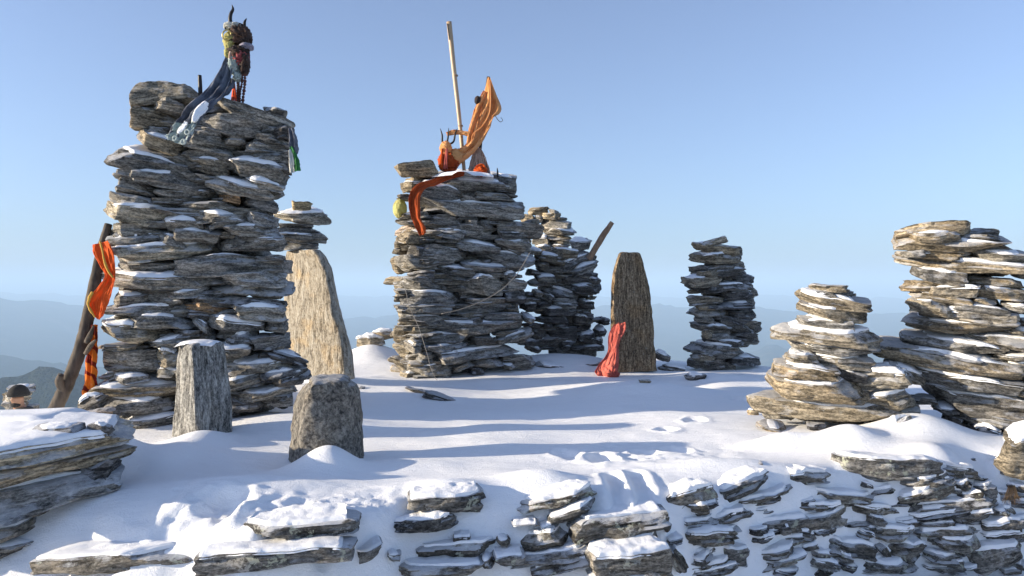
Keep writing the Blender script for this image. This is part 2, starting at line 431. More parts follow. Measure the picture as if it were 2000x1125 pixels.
def stone_shape(L, D, T, seed, res, blocky=0.5):
    rs = np.random.RandomState(seed)
    U, faces, top = topo(*res)
    p = U.copy()
    k = rs.uniform(4.0, 7.0) + 6 * blocky
    a = np.abs(p) + 1e-9
    q = np.maximum(a[:, 0], a[:, 1])
    s = q / (a[:, 0] ** k + a[:, 1] ** k) ** (1 / k)
    p[:, 0] *= s; p[:, 1] *= s
    m = rs.uniform(9.0, 16.0)
    e = np.maximum(q, a[:, 2]) / (q ** m + a[:, 2] ** m) ** (1 / m)
    p *= e[:, None]
    # chisel planes
    for c in range(rs.randint(6, 10)):
        th = rs.uniform(0, 2 * math.pi); tilt = rs.uniform(-.36, .36)
        n = np.array([math.cos(th), math.sin(th), tilt]); n /= np.linalg.norm(n)
        d = rs.uniform(.76, 1.02)
        over = np.maximum(0, p @ n - d)
        p -= over[:, None] * n * 0.95
    for c in range(3):
        n = np.array([rs.uniform(-.30, .30), rs.uniform(-.25, .25), rs.choice([-1, 1])]); n /= np.linalg.norm(n)
        over = np.maximum(0, p @ n - rs.uniform(.70, .95)); p -= over[:, None] * n * 0.95
    lens = rs.uniform(.0, .34) * (1 - .7 * blocky); ta = rs.uniform(-.28, .28)
    p[:, 2] *= (1 - lens * np.abs(p[:, 0]) ** 2.2) * (1 - ta * p[:, 0])
    p[:, 2] += rs.uniform(-.16, .16) * p[:, 0] ** 2 * 1.2
    # normalise the silhouette
    for ax in (0, 2):
        lo, hi = p[:, ax].min(), p[:, ax].max()
        p[:, ax] = (p[:, ax] - lo) / (hi - lo) * 2 - 1
    v = p * np.array([L / 2, D / 2, T / 2])
    so = rs.uniform(0, 99, 3)
    # strata: thin beds that stand proud or are worn back
    nl = rs.uniform(3.5, 7)
    warp = noise(v * np.array([4, 4, 0]) + so, seed % 971) * .5
    lay = np.floor((p[:, 2] * .5 + .5) * nl + warp).astype(np.int64)
    sec = noise(np.stack([v[:, 0] * 6 + so[0], v[:, 1] * 6, lay * 1.7], -1), seed % 513)
    st = hash3(lay, lay * 0 + seed % 97, lay * 0, 3) * .55 + sec * .45
    side = S((np.maximum(a[:, 0], a[:, 1]) - .80) / .2)
    amp = min(.30 * T, .022)
    rad = v[:, :2] / (np.linalg.norm(v[:, :2], axis=1)[:, None] + 1e-6)
    v[:, :2] += rad * (st * amp * side)[:, None]
    # undulation and chips
    sc_ = 1.6 / max(L, .08)
    v[:, 2] += fbm(np.stack([v[:, 0] * sc_ * 2, v[:, 1] * sc_ * 2, p[:, 2] * .6], -1) + so, seed % 331, 3) * T * .14
    v[:, 1] += fbm(np.stack([v[:, 0] * sc_ * 2.6, p[:, 2] * 1.3, p[:, 1]], -1) + so, seed % 227, 3) * min(D, L) * .07
    ch = fbm(v * np.array([22, 22, 40]) + so, seed % 127, 3)
    nrm = p / (np.linalg.norm(p, axis=1)[:, None] + 1e-6)
    v += nrm * (ch * min(.11 * T, .007))[:, None]
    return v, faces, top

def res_for(px_len):
    if px_len > 150: return (26, 10, 9)
    if px_len > 80: return (18, 8, 7)
    if px_len > 40: return (12, 6, 6)
    return (8, 5, 4)

SEED = [1000]
def nextseed():
    SEED[0] += 7; return SEED[0]

def cap_mesh(v, top, s, thick, seed):
    """snow lying on the top of a stone: sheet over its top grid that thins out to an uneven rim"""
    G = v[top]                                     # (nx+1, ny+1, 3)
    def up(A):
        B = np.empty((A.shape[0] * 2 - 1,) + A.shape[1:]); B[::2] = A; B[1::2] = (A[1:] + A[:-1]) / 2
        return B
    G = up(G); G = np.swapaxes(up(np.swapaxes(G, 0, 1)), 0, 1)
    n, m = G.shape[:2]
    u = np.linspace(-1, 1, n)[:, None] + np.zeros((1, m)); w_ = np.linspace(-1, 1, m)[None, :] + np.zeros((n, 1))
    rs = np.random.RandomState(seed)
    q = np.stack([u * 1.9 * max(1, n / m / 1.6), w_ * 1.6, 0 * u], -1).reshape(-1, 3) + rs.uniform(0, 50, 3)
    nz = fbm(q, seed % 401, 3).reshape(n, m)
    off = rs.uniform(-.4, .4) * (1 - .7 * min(s, 1)); hw = .38 + .62 * min(s, 1)
    prof = 1 - ((u - off) / hw) ** 2 if s < 1 else 1.0 + 0 * u
    mask = prof + nz * .55 - .12
    edge = np.minimum((1 - np.abs(u)) / .10, (1 - np.abs(w_)) / .16)
    edge = np.clip(edge, 0, 1)
    h = np.clip(mask, -.3, 1)
    hh = np.where(h > 0, np.clip(h, 0, 1) ** .75, h * 1.5)
    hh = np.where(edge < 1, np.minimum(hh, S(edge) * 1.25 - .35), hh)
    V = G.copy(); V[..., 2] += hh * thick - .003
    # keep the snow just inside the plan of the stone
    return V.reshape(-1, 3), tensor_faces(n, m)

def put_stone(parent, pl, L, D, T, yaw, tilt, pitch, seed, pxlen, mat, colour=None, snow=0.0, blocky=0.5, name='stone', snow_thick=None):
    v, f, top = stone_shape(L, D, T, seed, res_for(pxlen), blocky)
    Mx = Matrix.Translation(Vector([float(c) for c in pl])) @ (Matrix.Rotation(yaw, 4, 'Z') @ Matrix.Rotation(-tilt, 4, 'Y') @ Matrix.Rotation(pitch, 4, 'X'))
    if parent is not None: Mx = Matrix.Translation(-parent.location) @ Mx
    o = mesh_obj(name, v, f, mat, parent, Mx, sharp=30)
    if colour: o.color = tuple(colour) + (1,)
    if snow > .12:
        th = snow_thick or (0.009 + 0.017 * snow) * min(1.3, max(.55, T / .075))
        cv, cf = cap_mesh(v, top, snow, th, seed + 3)
        c = mesh_obj('snow_cap', cv, cf, M_SNOW, o)
    return o

def parse(txt):
    out = []
    for e in txt.replace('\n', ';').split(';'):
        e = e.split()
        if not e: continue
        tags = [q for q in e if q[0].isalpha()]
        nums = [float(q) for q in e if not q[0].isalpha()]
        if len(nums) == 5: nums.append(0.0)
        out.append((nums, tags))
    return out

TINT = {'tan': (1.22, 1.10, .90), 'brown': (1.2, .86, .58), 'dark': (.55, .55, .58), 'pale': (1.5, 1.45, 1.35), 'pink': (1.4, 1.2, 1.08), 'grey': (1.1, 1.12, 1.16)}

def cairn(name, label, group, txt, dpts, lean=0.0, yref=500, depth=.42, back=1.0, base_py=800, mat=M_STONE, bright=1.0, flat=False, view=.55, fill=True):
    ents = parse(txt)
    dx_, dy_ = [d[0] for d in dpts], [d[1] for d in dpts]
    def Yof(px, py): return float(np.interp(px, dx_, dy_)) + lean * (py - yref) / 300.0
    cxm = np.mean([(e[0][0] + e[0][2]) / 2 for e in ents]); Ym = Yof(cxm, base_py)
    b = P(cxm, base_py, Ym + .3)
    root = tag(empty(name, b), label, 'cairn', group)
    for nums, tags in ents:
        x0, y0, x1, y1, t, s = nums
        sd = nextseed(); rs = np.random.RandomState(sd + 1)
        cx, cy = (x0 + x1) / 2, (y0 + y1) / 2
        pxlen = math.hypot(x1 - x0, y1 - y0)
        Y = Yof(cx, cy)
        yaw = math.atan2(Yof(cx + 12, cy) - Yof(cx - 12, cy), 24 / F * Y)
        yaw = max(-.6, min(.6, yaw)) + rs.uniform(-.09, .09) + view * math.atan2(1000 - cx, F)
        L = pxlen / F * Y / max(.75, math.cos(yaw)) * .98
        T = t / F * Y * 1.12
        D = min(max(L * rs.uniform(.65, 1.0), depth * .75), depth * 1.25)
        pitch = rs.uniform(-.03, .05)
        if s > .2:
            up = max(0, (600 - cy) / F)               # stones above eye level lean towards us more where snow shows
            pitch = R(7) + min(R(17), up * 1.1) * min(1, s + .3)
        if flat: pitch = rs.uniform(0, .03)
        prot = rs.uniform(-.02, .03) + (.03 if s > .3 else 0)
        c = P(cx, cy, Y)
        inward = np.array([-math.sin(yaw), math.cos(yaw), 0])
        c = c + inward * (D / 2 - prot)
        c[2] -= math.sin(pitch) * (-D / 2) * -1 * .0
        # keep the front face where it is when the stone is pitched forward
        c[2] += math.sin(pitch) * D / 2
        tilt = math.atan2(-(y1 - y0), x1 - x0)
        colr = (1, 1, 1)
        for q in tags:
            if q in TINT: colr = TINT[q]
        if 'alt' in tags: sd = 77
        g = bright * rs.uniform(.82, 1.18)
        colr = tuple(k * g for k in colr)
        put_stone(root, c, L, D, T, yaw, tilt, pitch, sd, pxlen, mat, colr, s, blocky=rs.uniform(.5, 1.0))
    if fill:                                       # thin wedging stones set a little back, filling the joints
        ymin = min(e[0][1] for e in ents) + 12; ymax = max(e[0][3] for e in ents)
        rs = np.random.RandomState(len(ents) * 3 + 1); py = ymax - 6
        stp = max(13, (ymax - ymin) / 28)
        while py > ymin:
            row = [e[0] for e in ents if min(e[0][1], e[0][3]) - e[0][4] * .6 < py < max(e[0][1], e[0][3]) + e[0][4] * .6]
            if row:
                xl = min(r[0] for r in row) + 10; xr = max(r[2] for r in row) - 10
                x = xl + rs.uniform(0, 12)
                while x < xr - 14:
                    wpx = min(rs.uniform(50, 120), xr - x); cx = x + wpx / 2; cy = py + rs.uniform(-4, 4); Y = Yof(cx, cy)
                    tt_ = rs.uniform(.55, .95) * stp
                    yw = math.atan2(Yof(cx + 12, cy) - Yof(cx - 12, cy), 24 / F * Y); yw = max(-.6, min(.6, yw)) + view * math.atan2(1000 - cx, F)
                    D = rs.uniform(.22, .30)
                    g = bright * rs.uniform(.6, 1.05)
                    put_stone(root, P(cx, cy, Y) + np.array([-math.sin(yw), math.cos(yw), 0]) * (D / 2 + rs.uniform(.035, .075)), wpx / F * Y, D, tt_ / F * Y, yw, rs.uniform(-.07, .07), 0,
                              nextseed(), min(wpx, 79), mat, (g, g * .98, g * .94), 0, blocky=rs.uniform(.5, 1))
                    x += wpx + rs.uniform(0, 10)
            py -= stp * rs.uniform(.9, 1.1)
    if back:
        ymin = min(e[0][1] for e in ents); ymax = max(e[0][1] for e in ents)
        py = ymax; rs = np.random.RandomState(len(ents) + 5)
        while py > ymin + 14:
            row = [e[0] for e in ents if abs((e[0][1] + e[0][3]) / 2 - py) < (24 if fill else 14)]
            if row:
                xl = np.percentile([r[0] for r in row], 22 if fill else 35); xr = np.percentile([r[2] for r in row], 78 if fill else 65)
                Yl, Yr = Yof(xl, py), Yof(xr, py); Yc = Yof((xl + xr) / 2, py)
                A = P(xl, py, Yl); B = P(xr, py, Yr)
                wdt = (B[0] - A[0]) * .9; dep = max(.3, min(wdt, 1.5)) * back
                T = rs.uniform(.13, .18)
                mid = (A + B) / 2; mid[1] = Yc
                sh = mid[0] / Yc                                       # the plan is turned to face the path
                wk = 1 - .12 * dep
                # heart of the cairn
                put_stone(root, mid + [sh * (dep * .5 + .12), dep * .5 + .12, 0], wdt * (.84 if fill else .72), dep * .80, T * (1.7 if fill else 1.25), rs.uniform(-.1, .1), 0, 0, nextseed(), 60, mat, (.8, .8, .8), blocky=1)
                nb = max(1, int(round(wdt / .5)))
                for i in range(nb):                                   # the far face
                    fx = mid[0] + sh * dep + wdt * wk * ((i + .5) / nb - .5)
                    put_stone(root, [fx, Yc + dep + rs.uniform(-.04, .04), mid[2]], wdt * wk / nb * rs.uniform(.9, 1.05), dep * .4, T, rs.uniform(-.15, .15), rs.uniform(-.06, .06), 0, nextseed(), 50, mat, (bright,) * 3)
                for sgn, E in ((1, A), (-1, B)):                       # the two flanks
                    for q in ((.35, .72) if dep > .6 else (.5,)):
                        Ls = dep * .4
                        put_stone(root, [E[0] + sh * (dep * q + .06) + sgn * (.15 + .08 * q + rs.uniform(-.01, .03)), E[1] + dep * q + .06, mid[2] + rs.uniform(-.02, .02)], Ls, .26, T, math.pi / 2 + rs.uniform(-.2, .2), rs.uniform(-.06, .06), 0, nextseed(), 50, mat, (bright,) * 3)
                py -= T * 1.0 / Yc * F
            else:
                py -= 9
    return root

# ------------------------------------------------------------------ the cairns (each stone: left end x y, right end x y, thickness, snow)
GRP = 'dry stone cairns on the summit platform'
T1 = '''260 182 388 166 56 tan alt;302 204 370 210 28;258 226 344 236 42 tan;386 236 541 246 46 .12 grey;428 206 571 238 26;536 254 573 258 24 dark;274 252 330 256 14
372 252 430 262 18;272 268 354 296 30 .4 tan;358 274 454 288 28;430 268 478 270 22;492 270 566 272 16;468 284 566 290 22;490 306 566 306 24;240 298 366 314 24;366 302 490 314 24
224 316 368 336 30 .8;370 318 442 334 30 .35 tan;440 326 560 346 32 .75;506 320 566 326 12;370 340 444 352 16;228 338 288 346 20
270 352 412 364 28 .9;236 358 304 374 26;306 380 428 380 22 .25;412 362 548 388 24 .6;478 358 558 370 20 .85;432 382 470 388 18 brown;478 392 543 402 22 grey;228 384 330 400 22
336 400 474 400 16;300 414 510 412 18;212 416 320 432 36 .65 tan;318 442 394 444 24 .85;384 430 474 428 18 .9;410 442 488 440 18 .6;476 424 542 436 24
226 450 318 450 26;208 458 228 458 16;344 460 428 468 26 .4;440 452 543 454 22 .35;214 476 320 468 24 .5;314 466 370 480 16 .5;222 504 428 490 28 .75 tan;432 484 556 480 32 .6
348 522 564 516 38 .15;232 528 344 524 24;516 500 556 504 12;438 546 558 546 28 grey;232 538 268 540 10 brown;220 556 420 552 26 .95;410 567 568 573 18 .25;224 573 270 573 11
206 588 270 588 24 .5 grey;274 582 360 586 26;324 582 404 570 16 .45 grey;370 584 430 586 16;430 586 560 596 18 dark;212 610 356 606 22 .45;362 598 450 608 20 brown;364 614 410 618 16 dark
456 610 554 614 26 .75;244 626 378 636 26 .35 grey;380 624 418 654 12 .4;404 630 512 644 24 .9;508 636 558 638 24 .2;212 654 336 656 36 .65 tan;340 654 400 652 14 dark;294 674 412 664 18 .8
444 664 510 664 22 .6 grey;496 676 568 668 32;420 688 492 690 24 .7;306 700 350 704 34 .5 tan;202 706 316 704 38 grey;228 680 260 680 10 tan;184 678 212 680 8 brown;434 726 582 716 24 .9
546 696 598 714 18 .5 dark;306 732 350 734 18 .8;226 746 286 740 14 .9;194 738 250 732 18 .7;436 760 520 742 26 .9;518 742 602 732 20 .5 dark;191 768 348 762 26 .95 tan
202 800 343 795 30 .9;242 832 343 824 20 .7;452 786 574 766 18 .8;453 795 517 793 20 dark;517 792 570 784 24;550 748 606 736 20 .6 dark;524 736 556 738 14 dark;222 815 246 822 12
343 812 460 806 24 dark;350 740 440 742 26 dark;346 776 440 778 24 dark'''
cairn('stone_cairn', 'tallest square stone tower on the left topped by dark scarf and black horns', GRP, T1,
      [(180, 5.95), (236, 5.48), (565, 5.66), (610, 5.85)], lean=-.12, depth=.46, back=.85, base_py=840)

T2 = '''783 330 854 327 29 tan;782 353 812 353 16 tan;780 368 812 367 20 .5 tan;860 362 1024 372 34 .7;966 347 1008 355 13 .3;816 372 910 390 28 .75;904 386 958 398 16;930 383 1018 386 17;770 383 800 386 13 tan
822 400 1030 420 30 .45;952 402 1030 404 22 grey;766 428 812 430 19 .4 tan;818 422 842 416 14;826 430 912 428 19 grey;910 434 934 434 12;936 436 974 438 16;750 452 816 446 22 pink;830 442 970 454 26
972 444 1068 450 28;840 454 914 462 18 .5 grey;780 462 880 472 24 .3 tan;978 462 1044 464 14 .5;760 474 798 476 16 tan;970 476 1046 484 22 .4;812 488 936 502 26 .2;898 480 980 488 17 .7
784 494 822 494 32 dark;986 492 1036 498 14 .3;938 504 1048 516 32 .6;782 514 890 508 28;760 518 790 518 30 tan;904 524 1046 532 18 .9;850 530 932 534 16 .6;764 490 790 494 14 tan
740 548 798 548 15 tan;800 538 850 534 18 dark;798 556 894 562 32 .25;902 562 986 560 38 .6;846 538 928 540 16;986 544 1014 540 14 .8;758 564 796 564 14 tan;986 556 1036 556 26;762 582 780 582 13 tan
778 582 910 586 26 .5 grey;918 588 990 588 12;986 580 1030 580 22 dark;794 604 898 604 22 .3;884 604 1022 602 21 .15 grey;760 598 794 598 14 tan;768 616 798 616 18 .4 tan;790 628 906 626 20 .3 grey
916 626 946 626 11 dark;946 622 1032 622 19;1026 628 1050 628 10 .5;764 634 784 634 10 tan;782 644 820 644 18 tan;820 644 1030 642 25 .5;754 650 794 650 18 .3 tan;816 664 926 664 22 .4
752 664 796 664 20 tan;796 658 818 660 10;798 670 820 670 12;926 668 974 668 22 dark;972 672 1042 650 15 .6 grey;828 684 920 682 18 .5 grey;750 682 806 688 28 tan;806 684 830 684 14 .5
854 702 1024 688 22 .8;816 700 858 702 20;754 706 796 720 24 tan;796 712 834 712 13 tan;988 710 1048 704 24;886 724 930 712 12;922 712 988 708 15;746 722 796 726 14 tan;800 724 884 724 22 .4
754 736 780 738 14 tan;780 738 812 740 18 .5 tan;812 742 888 744 16 dark;922 726 950 724 14 dark;976 718 1014 718 10 .6'''
cairn('stone_cairn', 'broad stone cairn with orange cloth bundle and bamboo pole on top', GRP, T2,
      [(740, 8.95), (770, 8.6), (806, 8.12), (1050, 8.50)], lean=-.05, depth=.55, back=.85, base_py=745, bright=.92)

TC = '''1028 410 1068 412 16 tan;1068 411 1088 416 9;1054 421 1088 424 14 tan;1086 425 1101 428 7;1014 428 1042 427 17 tan;1042 427 1060 427 14;1049 436 1112 443 20 pale;1067 450 1124 460 13 .4
1050 462 1111 466 10 tan;1074 472 1111 474 12;1034 472 1072 472 14 .9 pale;1076 482 1108 487 10 .4 dark;1040 486 1080 488 12 .6'''
cairn('stone_cairn', 'small sunlit cairn top showing behind the broad cairn with orange cloth', GRP, TC,
      [(1010, 10.3), (1124, 10.1)], fill=False, depth=.35, back=.8, base_py=490)
TD = '''1034 495 1068 498 10 .95 tan;1028 504 1050 504 13 tan;1057 504 1108 511 13 .95 tan;1087 498 1138 500 18 .85 tan;1048 516 1075 518 12 tan;1122 485 1160 480 20 .7 grey;1085 531 1162 502 18 .9;1150 500 1168 508 16
1108 537 1176 517 16 .75;1047 546 1091 547 13 .95;1036 557 1087 557 10 .7;1094 548 1172 540 16 dark;1148 552 1172 550 12 .4;1114 566 1183 568 24 .7 dark;1068 568 1138 584 16 .95;1130 558 1160 558 8
1022 578 1047 575 10;1046 575 1062 577 9 .7;1021 587 1064 586 8;1062 580 1083 588 11 .8;1078 590 1126 590 10 .8;1050 594 1081 594 9 dark;1080 598 1132 600 10 .5;1126 594 1166 600 16 .3 dark
1056 612 1132 611 17 .7 dark;1022 602 1055 602 14 .8 dark;1130 612 1166 620 16 dark;1052 625 1121 624 14 dark;1028 623 1051 626 12 .6 dark;1124 627 1165 628 19 .4 dark;1030 638 1057 638 10 dark
1058 638 1088 637 8 dark;1088 635 1118 634 7 .2 dark;1044 652 1072 652 17 dark;1076 654 1130 652 26 .2 dark;1128 643 1165 644 11 dark;1132 658 1163 657 13 .95 dark;1014 671 1096 669 16 .3 dark
1096 672 1130 671 10 .4 dark;1134 668 1165 667 12 .8 dark;1100 681 1121 681 9 .4 dark;1124 682 1182 681 10 .4 dark;1164 669 1185 667 12 .7 dark;1166 654 1190 649 12 .95 dark;1176 630 1196 628 13 dark
1036 685 1060 687 10 .7 dark;1036 530 1060 532 12;1040 660 1060 662 12 dark'''
cairn('stone_cairn', 'collapsed dark stone heap with a stick poking out beside the brown standing slab', GRP, TD,
      [(1010, 9.15), (1190, 9.5)], lean=-.12, yref=600, depth=.5, back=.75, base_py=690, bright=.9)
TE = '''1376 477 1433 465 14 tan;1372 486 1453 490 16 .25 tan;1365 510 1454 503 19 .55 tan;1372 526 1456 521 16;1353 538 1387 535 12 tan;1387 538 1464 529 13 .5 dark;1344 554 1427 549 20 .4 tan;1427 546 1487 546 26 dark
1342 569 1370 568 10 tan;1362 570 1479 562 17 .5 dark;1344 588 1416 584 18 tan;1416 579 1483 579 17 .6 dark;1407 598 1482 594 13 .5 dark;1352 601 1384 600 10 tan;1376 601 1482 598 11 dark
1357 614 1435 612 12 .3;1433 615 1478 615 20 dark;1367 625 1405 627 15;1394 619 1482 634 13 dark;1372 642 1437 648 17 .7;1403 633 1493 649 15 dark;1368 652 1388 654 16 tan;1388 658 1438 659 13
1437 659 1484 664 12 dark;1440 653 1490 658 9 dark;1381 668 1475 676 12 .7 dark;1361 684 1474 693 22 .95;1348 699 1386 698 12 tan;1369 694 1390 697 11 pale;1386 706 1423 708 18 .3 dark
1421 705 1497 710 18 .5 dark;1343 710 1384 716 16 .5 dark;1395 717 1418 718 14 dark;1477 722 1503 728 9 .3 dark'''
cairn('stone_cairn', 'slender dark stone cairn standing alone against the hazy valley', GRP, TE,
      [(1340, 9.15), (1374, 8.8), (1500, 9.15)], fill=False, lean=-.03, yref=600, depth=.36, back=.75, base_py=720, bright=.9)
TF = '''1585 562 1656 565 17 tan;1593 574 1658 580 13;1560 582 1697 607 27 .65 tan;1565 603 1683 625 24 .45 tan;1567 634 1676 637 23 .4;1517 654 1708 670 26 .95 tan;1547 681 1712 693 19 .5;1535 701 1600 704 15 .9 tan
1586 706 1706 715 22 .7;1517 726 1636 733 26 .5 tan;1634 735 1690 742 20 .3 dark;1502 760 1685 772 38 .75 tan;1676 750 1768 744 38 .85 pale;1694 790 1780 786 34 .7 tan;1466 811 1793 812 36 .3 tan
1482 838 1537 846 9 .3 tan;1676 856 1757 863 24 .4 dark;1578 834 1612 838 14 dark'''
cairn('stone_cairn', 'small sunlit cairn of wide tan slabs narrowing to a round top stone', GRP, TF,
      [(1460, 5.12), (1800, 5.0)], fill=False, depth=.34, back=.7, base_py=830, bright=.84)
TG = '''1764 450 1887 445 28 tan;1784 465 1868 468 19 .4 tan;1882 458 1958 466 10;1876 470 1967 480 18;1768 478 1966 490 22 .85 tan;1772 498 1806 495 14;1794 502 1907 505 18 .95 tan;1907 502 1996 510 24 .4
1775 513 1997 533 24 .6 tan;1793 536 1884 550 24 .5;1882 548 1995 555 22 tan;1770 557 1855 562 20 tan;1823 571 1907 574 22 .7 pale;1905 572 2010 584 26 .3 tan;1793 576 1907 596 14 .4 tan;1906 588 1946 592 13 .3 tan
1860 600 1964 612 14 .6;1782 596 1860 606 34 .3 tan;1818 617 1965 628 26 .9;1963 600 2010 610 16 .6;1786 636 1970 650 28 .4 tan;1898 662 2030 682 20 .5;1968 648 2040 656 18 .95;1782 674 1956 690 22 .6
1953 702 2040 702 15 .7;1734 692 1965 732 30 .5 tan;1800 694 1940 718 18 .8;1968 722 2040 726 22 .8;1736 718 1800 748 20 .7 tan;1764 736 1985 766 28 .5;1965 766 2050 772 18 .9 tan
1836 790 2060 812 38 .5;1784 786 1838 788 16 dark;1876 820 2040 834 22 .4;1828 806 1876 812 14 .3 dark;1850 826 1880 832 22 dark;1900 846 1950 852 24 .7 dark;1922 876 1968 890 26 dark;1960 850 2050 856 26 dark;1880 864 1930 870 18 dark;1990 530 2050 540 24;1985 630 2050 640 22;2000 745 2060 750 20'''
cairn('stone_cairn', 'tall sunlit cairn of long tan slabs leaning over a snow drift', GRP, TG,
      [(1730, 5.16), (2060, 5.0)], fill=False, lean=-.05, yref=650, depth=.42, back=.8, base_py=880, bright=.84)
# corner stack in the left foreground
TH = '''-90 897 244 878 38 .95 tan;-90 938 230 912 28 .3 tan;-90 992 204 966 66 .55;168 945 244 938 64 dark;-90 1050 150 1038 34 .95;-90 1088 92 1077 26 .4;-90 1020 120 1010 22 dark'''
cairn('stone_cairn', 'low stack of thick slabs under heavy snow at the left wall corner', GRP, TH,
      [(-90, 3.24), (83, 3.47), (260, 3.72)], depth=.60, back=0, base_py=1090, flat=True, fill=False)

# ------------------------------------------------------------------ front retaining wall
TW = '''30 1122 364 1098 34;466 1044 692 1034 34 .6;380 1115 678 1090 50 .15;698 1098 752 1070 18;798 994 948 992 38 .3;772 1036 893 1026 26 .2;884 1057 920 1058 14;760 1094 788 1094 13;798 1087 975 1083 30;972 1066 1000 1064 14
774 1124 944 1118 20;938 1108 962 1104 14;962 1098 1024 1096 18;1012 994 1164 972 24 .5;1076 1022 1166 994 19 .2;1000 1030 1054 1028 8;1056 1037 1086 1032 9;1020 1066 1111 1054 24 .4;1117 1042 1312 1026 38 .3
1238 1062 1302 1052 15 .2;996 1110 1180 1080 22;1040 1124 1168 1095 18;1164 1112 1324 1110 54 .5;1254 1070 1274 1070 12;1307 978 1412 970 30 .5;1409 968 1521 937 28 .6;1350 998 1402 996 20;1366 990 1416 986 12 dark
1440 986 1573 966 16 .8;1548 936 1643 936 22 .7;1574 966 1764 986 18 .7;1548 992 1666 998 15 .5;1664 994 1762 1008 18 .6;1520 1022 1704 1018 28 .5;1706 1018 1746 1026 17;1392 1020 1489 1008 22 .6;1298 1026 1316 1022 24
1346 1054 1448 1054 28 .4;1304 1062 1346 1058 10;1414 1036 1464 1036 8;1472 1060 1524 1056 14 .3;1528 1038 1558 1038 15 .4;1564 1048 1610 1048 18 .3;1592 1043 1640 1041 9 .5;1574 1074 1606 1068 9 .3;1312 1076 1344 1118 26
1358 1108 1410 1092 18 .2;1410 1092 1488 1092 36 .4;1354 1122 1464 1120 14;1486 1090 1580 1080 21 .7;1484 1108 1592 1098 21 .3;1594 1088 1630 1092 14 .2;1596 1104 1648 1112 16 .2;1518 1121 1576 1122 12 dark
1640 922 1852 920 44 .3 grey;1856 922 1940 930 20 .6;1766 950 1880 938 18;1912 940 1944 942 12;1692 950 1714 954 9;1764 980 1880 956 24 .7;1876 956 1912 950 18 .3;1910 962 1972 962 25 .4;1762 1010 1990 984 24 .8
1786 1020 1900 1002 14 dark;1862 1020 1956 1010 21 .7;1806 1030 1868 1024 12 .2;1950 1006 1988 1002 12 .3;1804 1050 1928 1047 18 .95;1714 1048 1802 1046 23 .5;1698 1038 1724 1036 10;1684 1046 1714 1056 17;1620 1066 1724 1086 28 .6
1746 1084 1818 1080 36 .3;1720 1064 1748 1094 14;1850 1070 1926 1068 25 .4;1932 1040 2010 1024 25 .5;1930 1058 2012 1052 20 .3;1818 1095 1894 1098 18 .3;1848 1112 1904 1114 24;1906 1108 2010 1080 38 .7;1642 1090 1676 1098 12 .3
1672 1112 1814 1114 22 .6;1982 1110 2020 1106 14;1972 918 2020 924 30 .4;1988 958 2020 958 14;1470 1040 1520 1042 10 dark;1650 1112 1676 1116 16 dark;1760 1030 1800 1026 12 dark;1890 976 1930 970 14 dark'''
ents = parse(TW)
rs = np.random.RandomState(99); NTR = len(ents)
py = 948
while py < 1128:                                   # smaller courses packed between the larger stones of the right half
    x = 1325 + rs.uniform(0, 40)
    while x < 2010:
        wpx = rs.uniform(45, 130); top = np.interp(x, [1310, 1520, 1640, 1860, 2000], [985, 955, 960, 955, 965])
        if py > top: ents.append(([x, py + rs.uniform(-4, 4), x + wpx, py + rs.uniform(-9, 3), rs.uniform(9, 17), rs.choice([0, .4, .7])], ['dark'] if rs.rand() < .3 else []))
        x += wpx + rs.uniform(4, 40)
    py += 19
TERR = []
wall = tag(empty('retaining_wall', (0.6, 3.4, -.6)), 'rough lichen covered dry stone wall half buried in snow below the platform', 'wall')
for ie, (nums, tags) in enumerate(ents):
    x0, y0, x1, y1, t, s = nums
    sd = nextseed(); rs = np.random.RandomState(sd)
    cx, cy = (x0 + x1) / 2, (y0 + y1) / 2; pxlen = math.hypot(x1 - x0, y1 - y0)
    Y = min(ray_ground(cx, min(cy + t * .35, 1124)), ray_ground(cx, cy)) - rs.uniform(.05, .085)
    Yl = ray_ground(max(x0, 0), cy); Yr = ray_ground(min(x1, 2000), cy)
    if ie >= NTR: Y += .04
    L = pxlen / F * Y * 1.03; T = t / F * Y * 1.14
    yaw = max(-.4, min(.5, math.atan2((Yr - Yl), L))) * .7
    D = min(max(L * .6, .18), .28)
    c = P(cx, cy, Y) + np.array([-math.sin(yaw), math.cos(yaw), 0]) * D / 2
    g = rs.uniform(.5, .82)
    colr = tuple(k * g for k in TINT[tags[0]]) if tags else (g, g, g)
    put_stone(wall, c, L, D, T, yaw, math.atan2(-(y1 - y0), x1 - x0), 0, sd, pxlen * 1.3, M_WALL, colr, 1.1 if pxlen > 30 else .7, blocky=rs.uniform(.5, 1.0), snow_thick=.014 + .014 * s)
    if ie < NTR and c[0] > .75: TERR.append((c[0], Y, c[2], L, T, math.atan2(-(y1 - y0), x1 - x0)))

for (xc, yf, zc, L_, T_, tl) in TERR:       # snow fills the step behind every wall stone up to its top
    ia, ib = np.searchsorted(xs, [xc - L_ * .5 - .12, xc + L_ * .5 + .12]); ja, jb = np.searchsorted(ys, [yf, yf + .25])
    gx, gy, gzz = GX[ia:ib, ja:jb], GY[ia:ib, ja:jb], GZ[ia:ib, ja:jb]
    q = gx - xc
    ztop = zc + math.tan(tl) * q + T_ * .36
    mk = (1 - S((np.abs(q) - L_ * .30) / .09)) * S((gy - yf - .07) / .05) * (1 - S((gy - yf - .15) / .08))
    GZ[ia:ib, ja:jb] = gzz + np.maximum(0, ztop - gzz) * mk
snow_field = mesh_obj('snow_field', np.stack([GX, GY, GZ], -1).reshape(-1, 3), tensor_faces(len(xs), len(ys)), M_SNOW)
tag(snow_field, 'wind drifted snow covering the stony summit platform', 'snow', kind='structure')

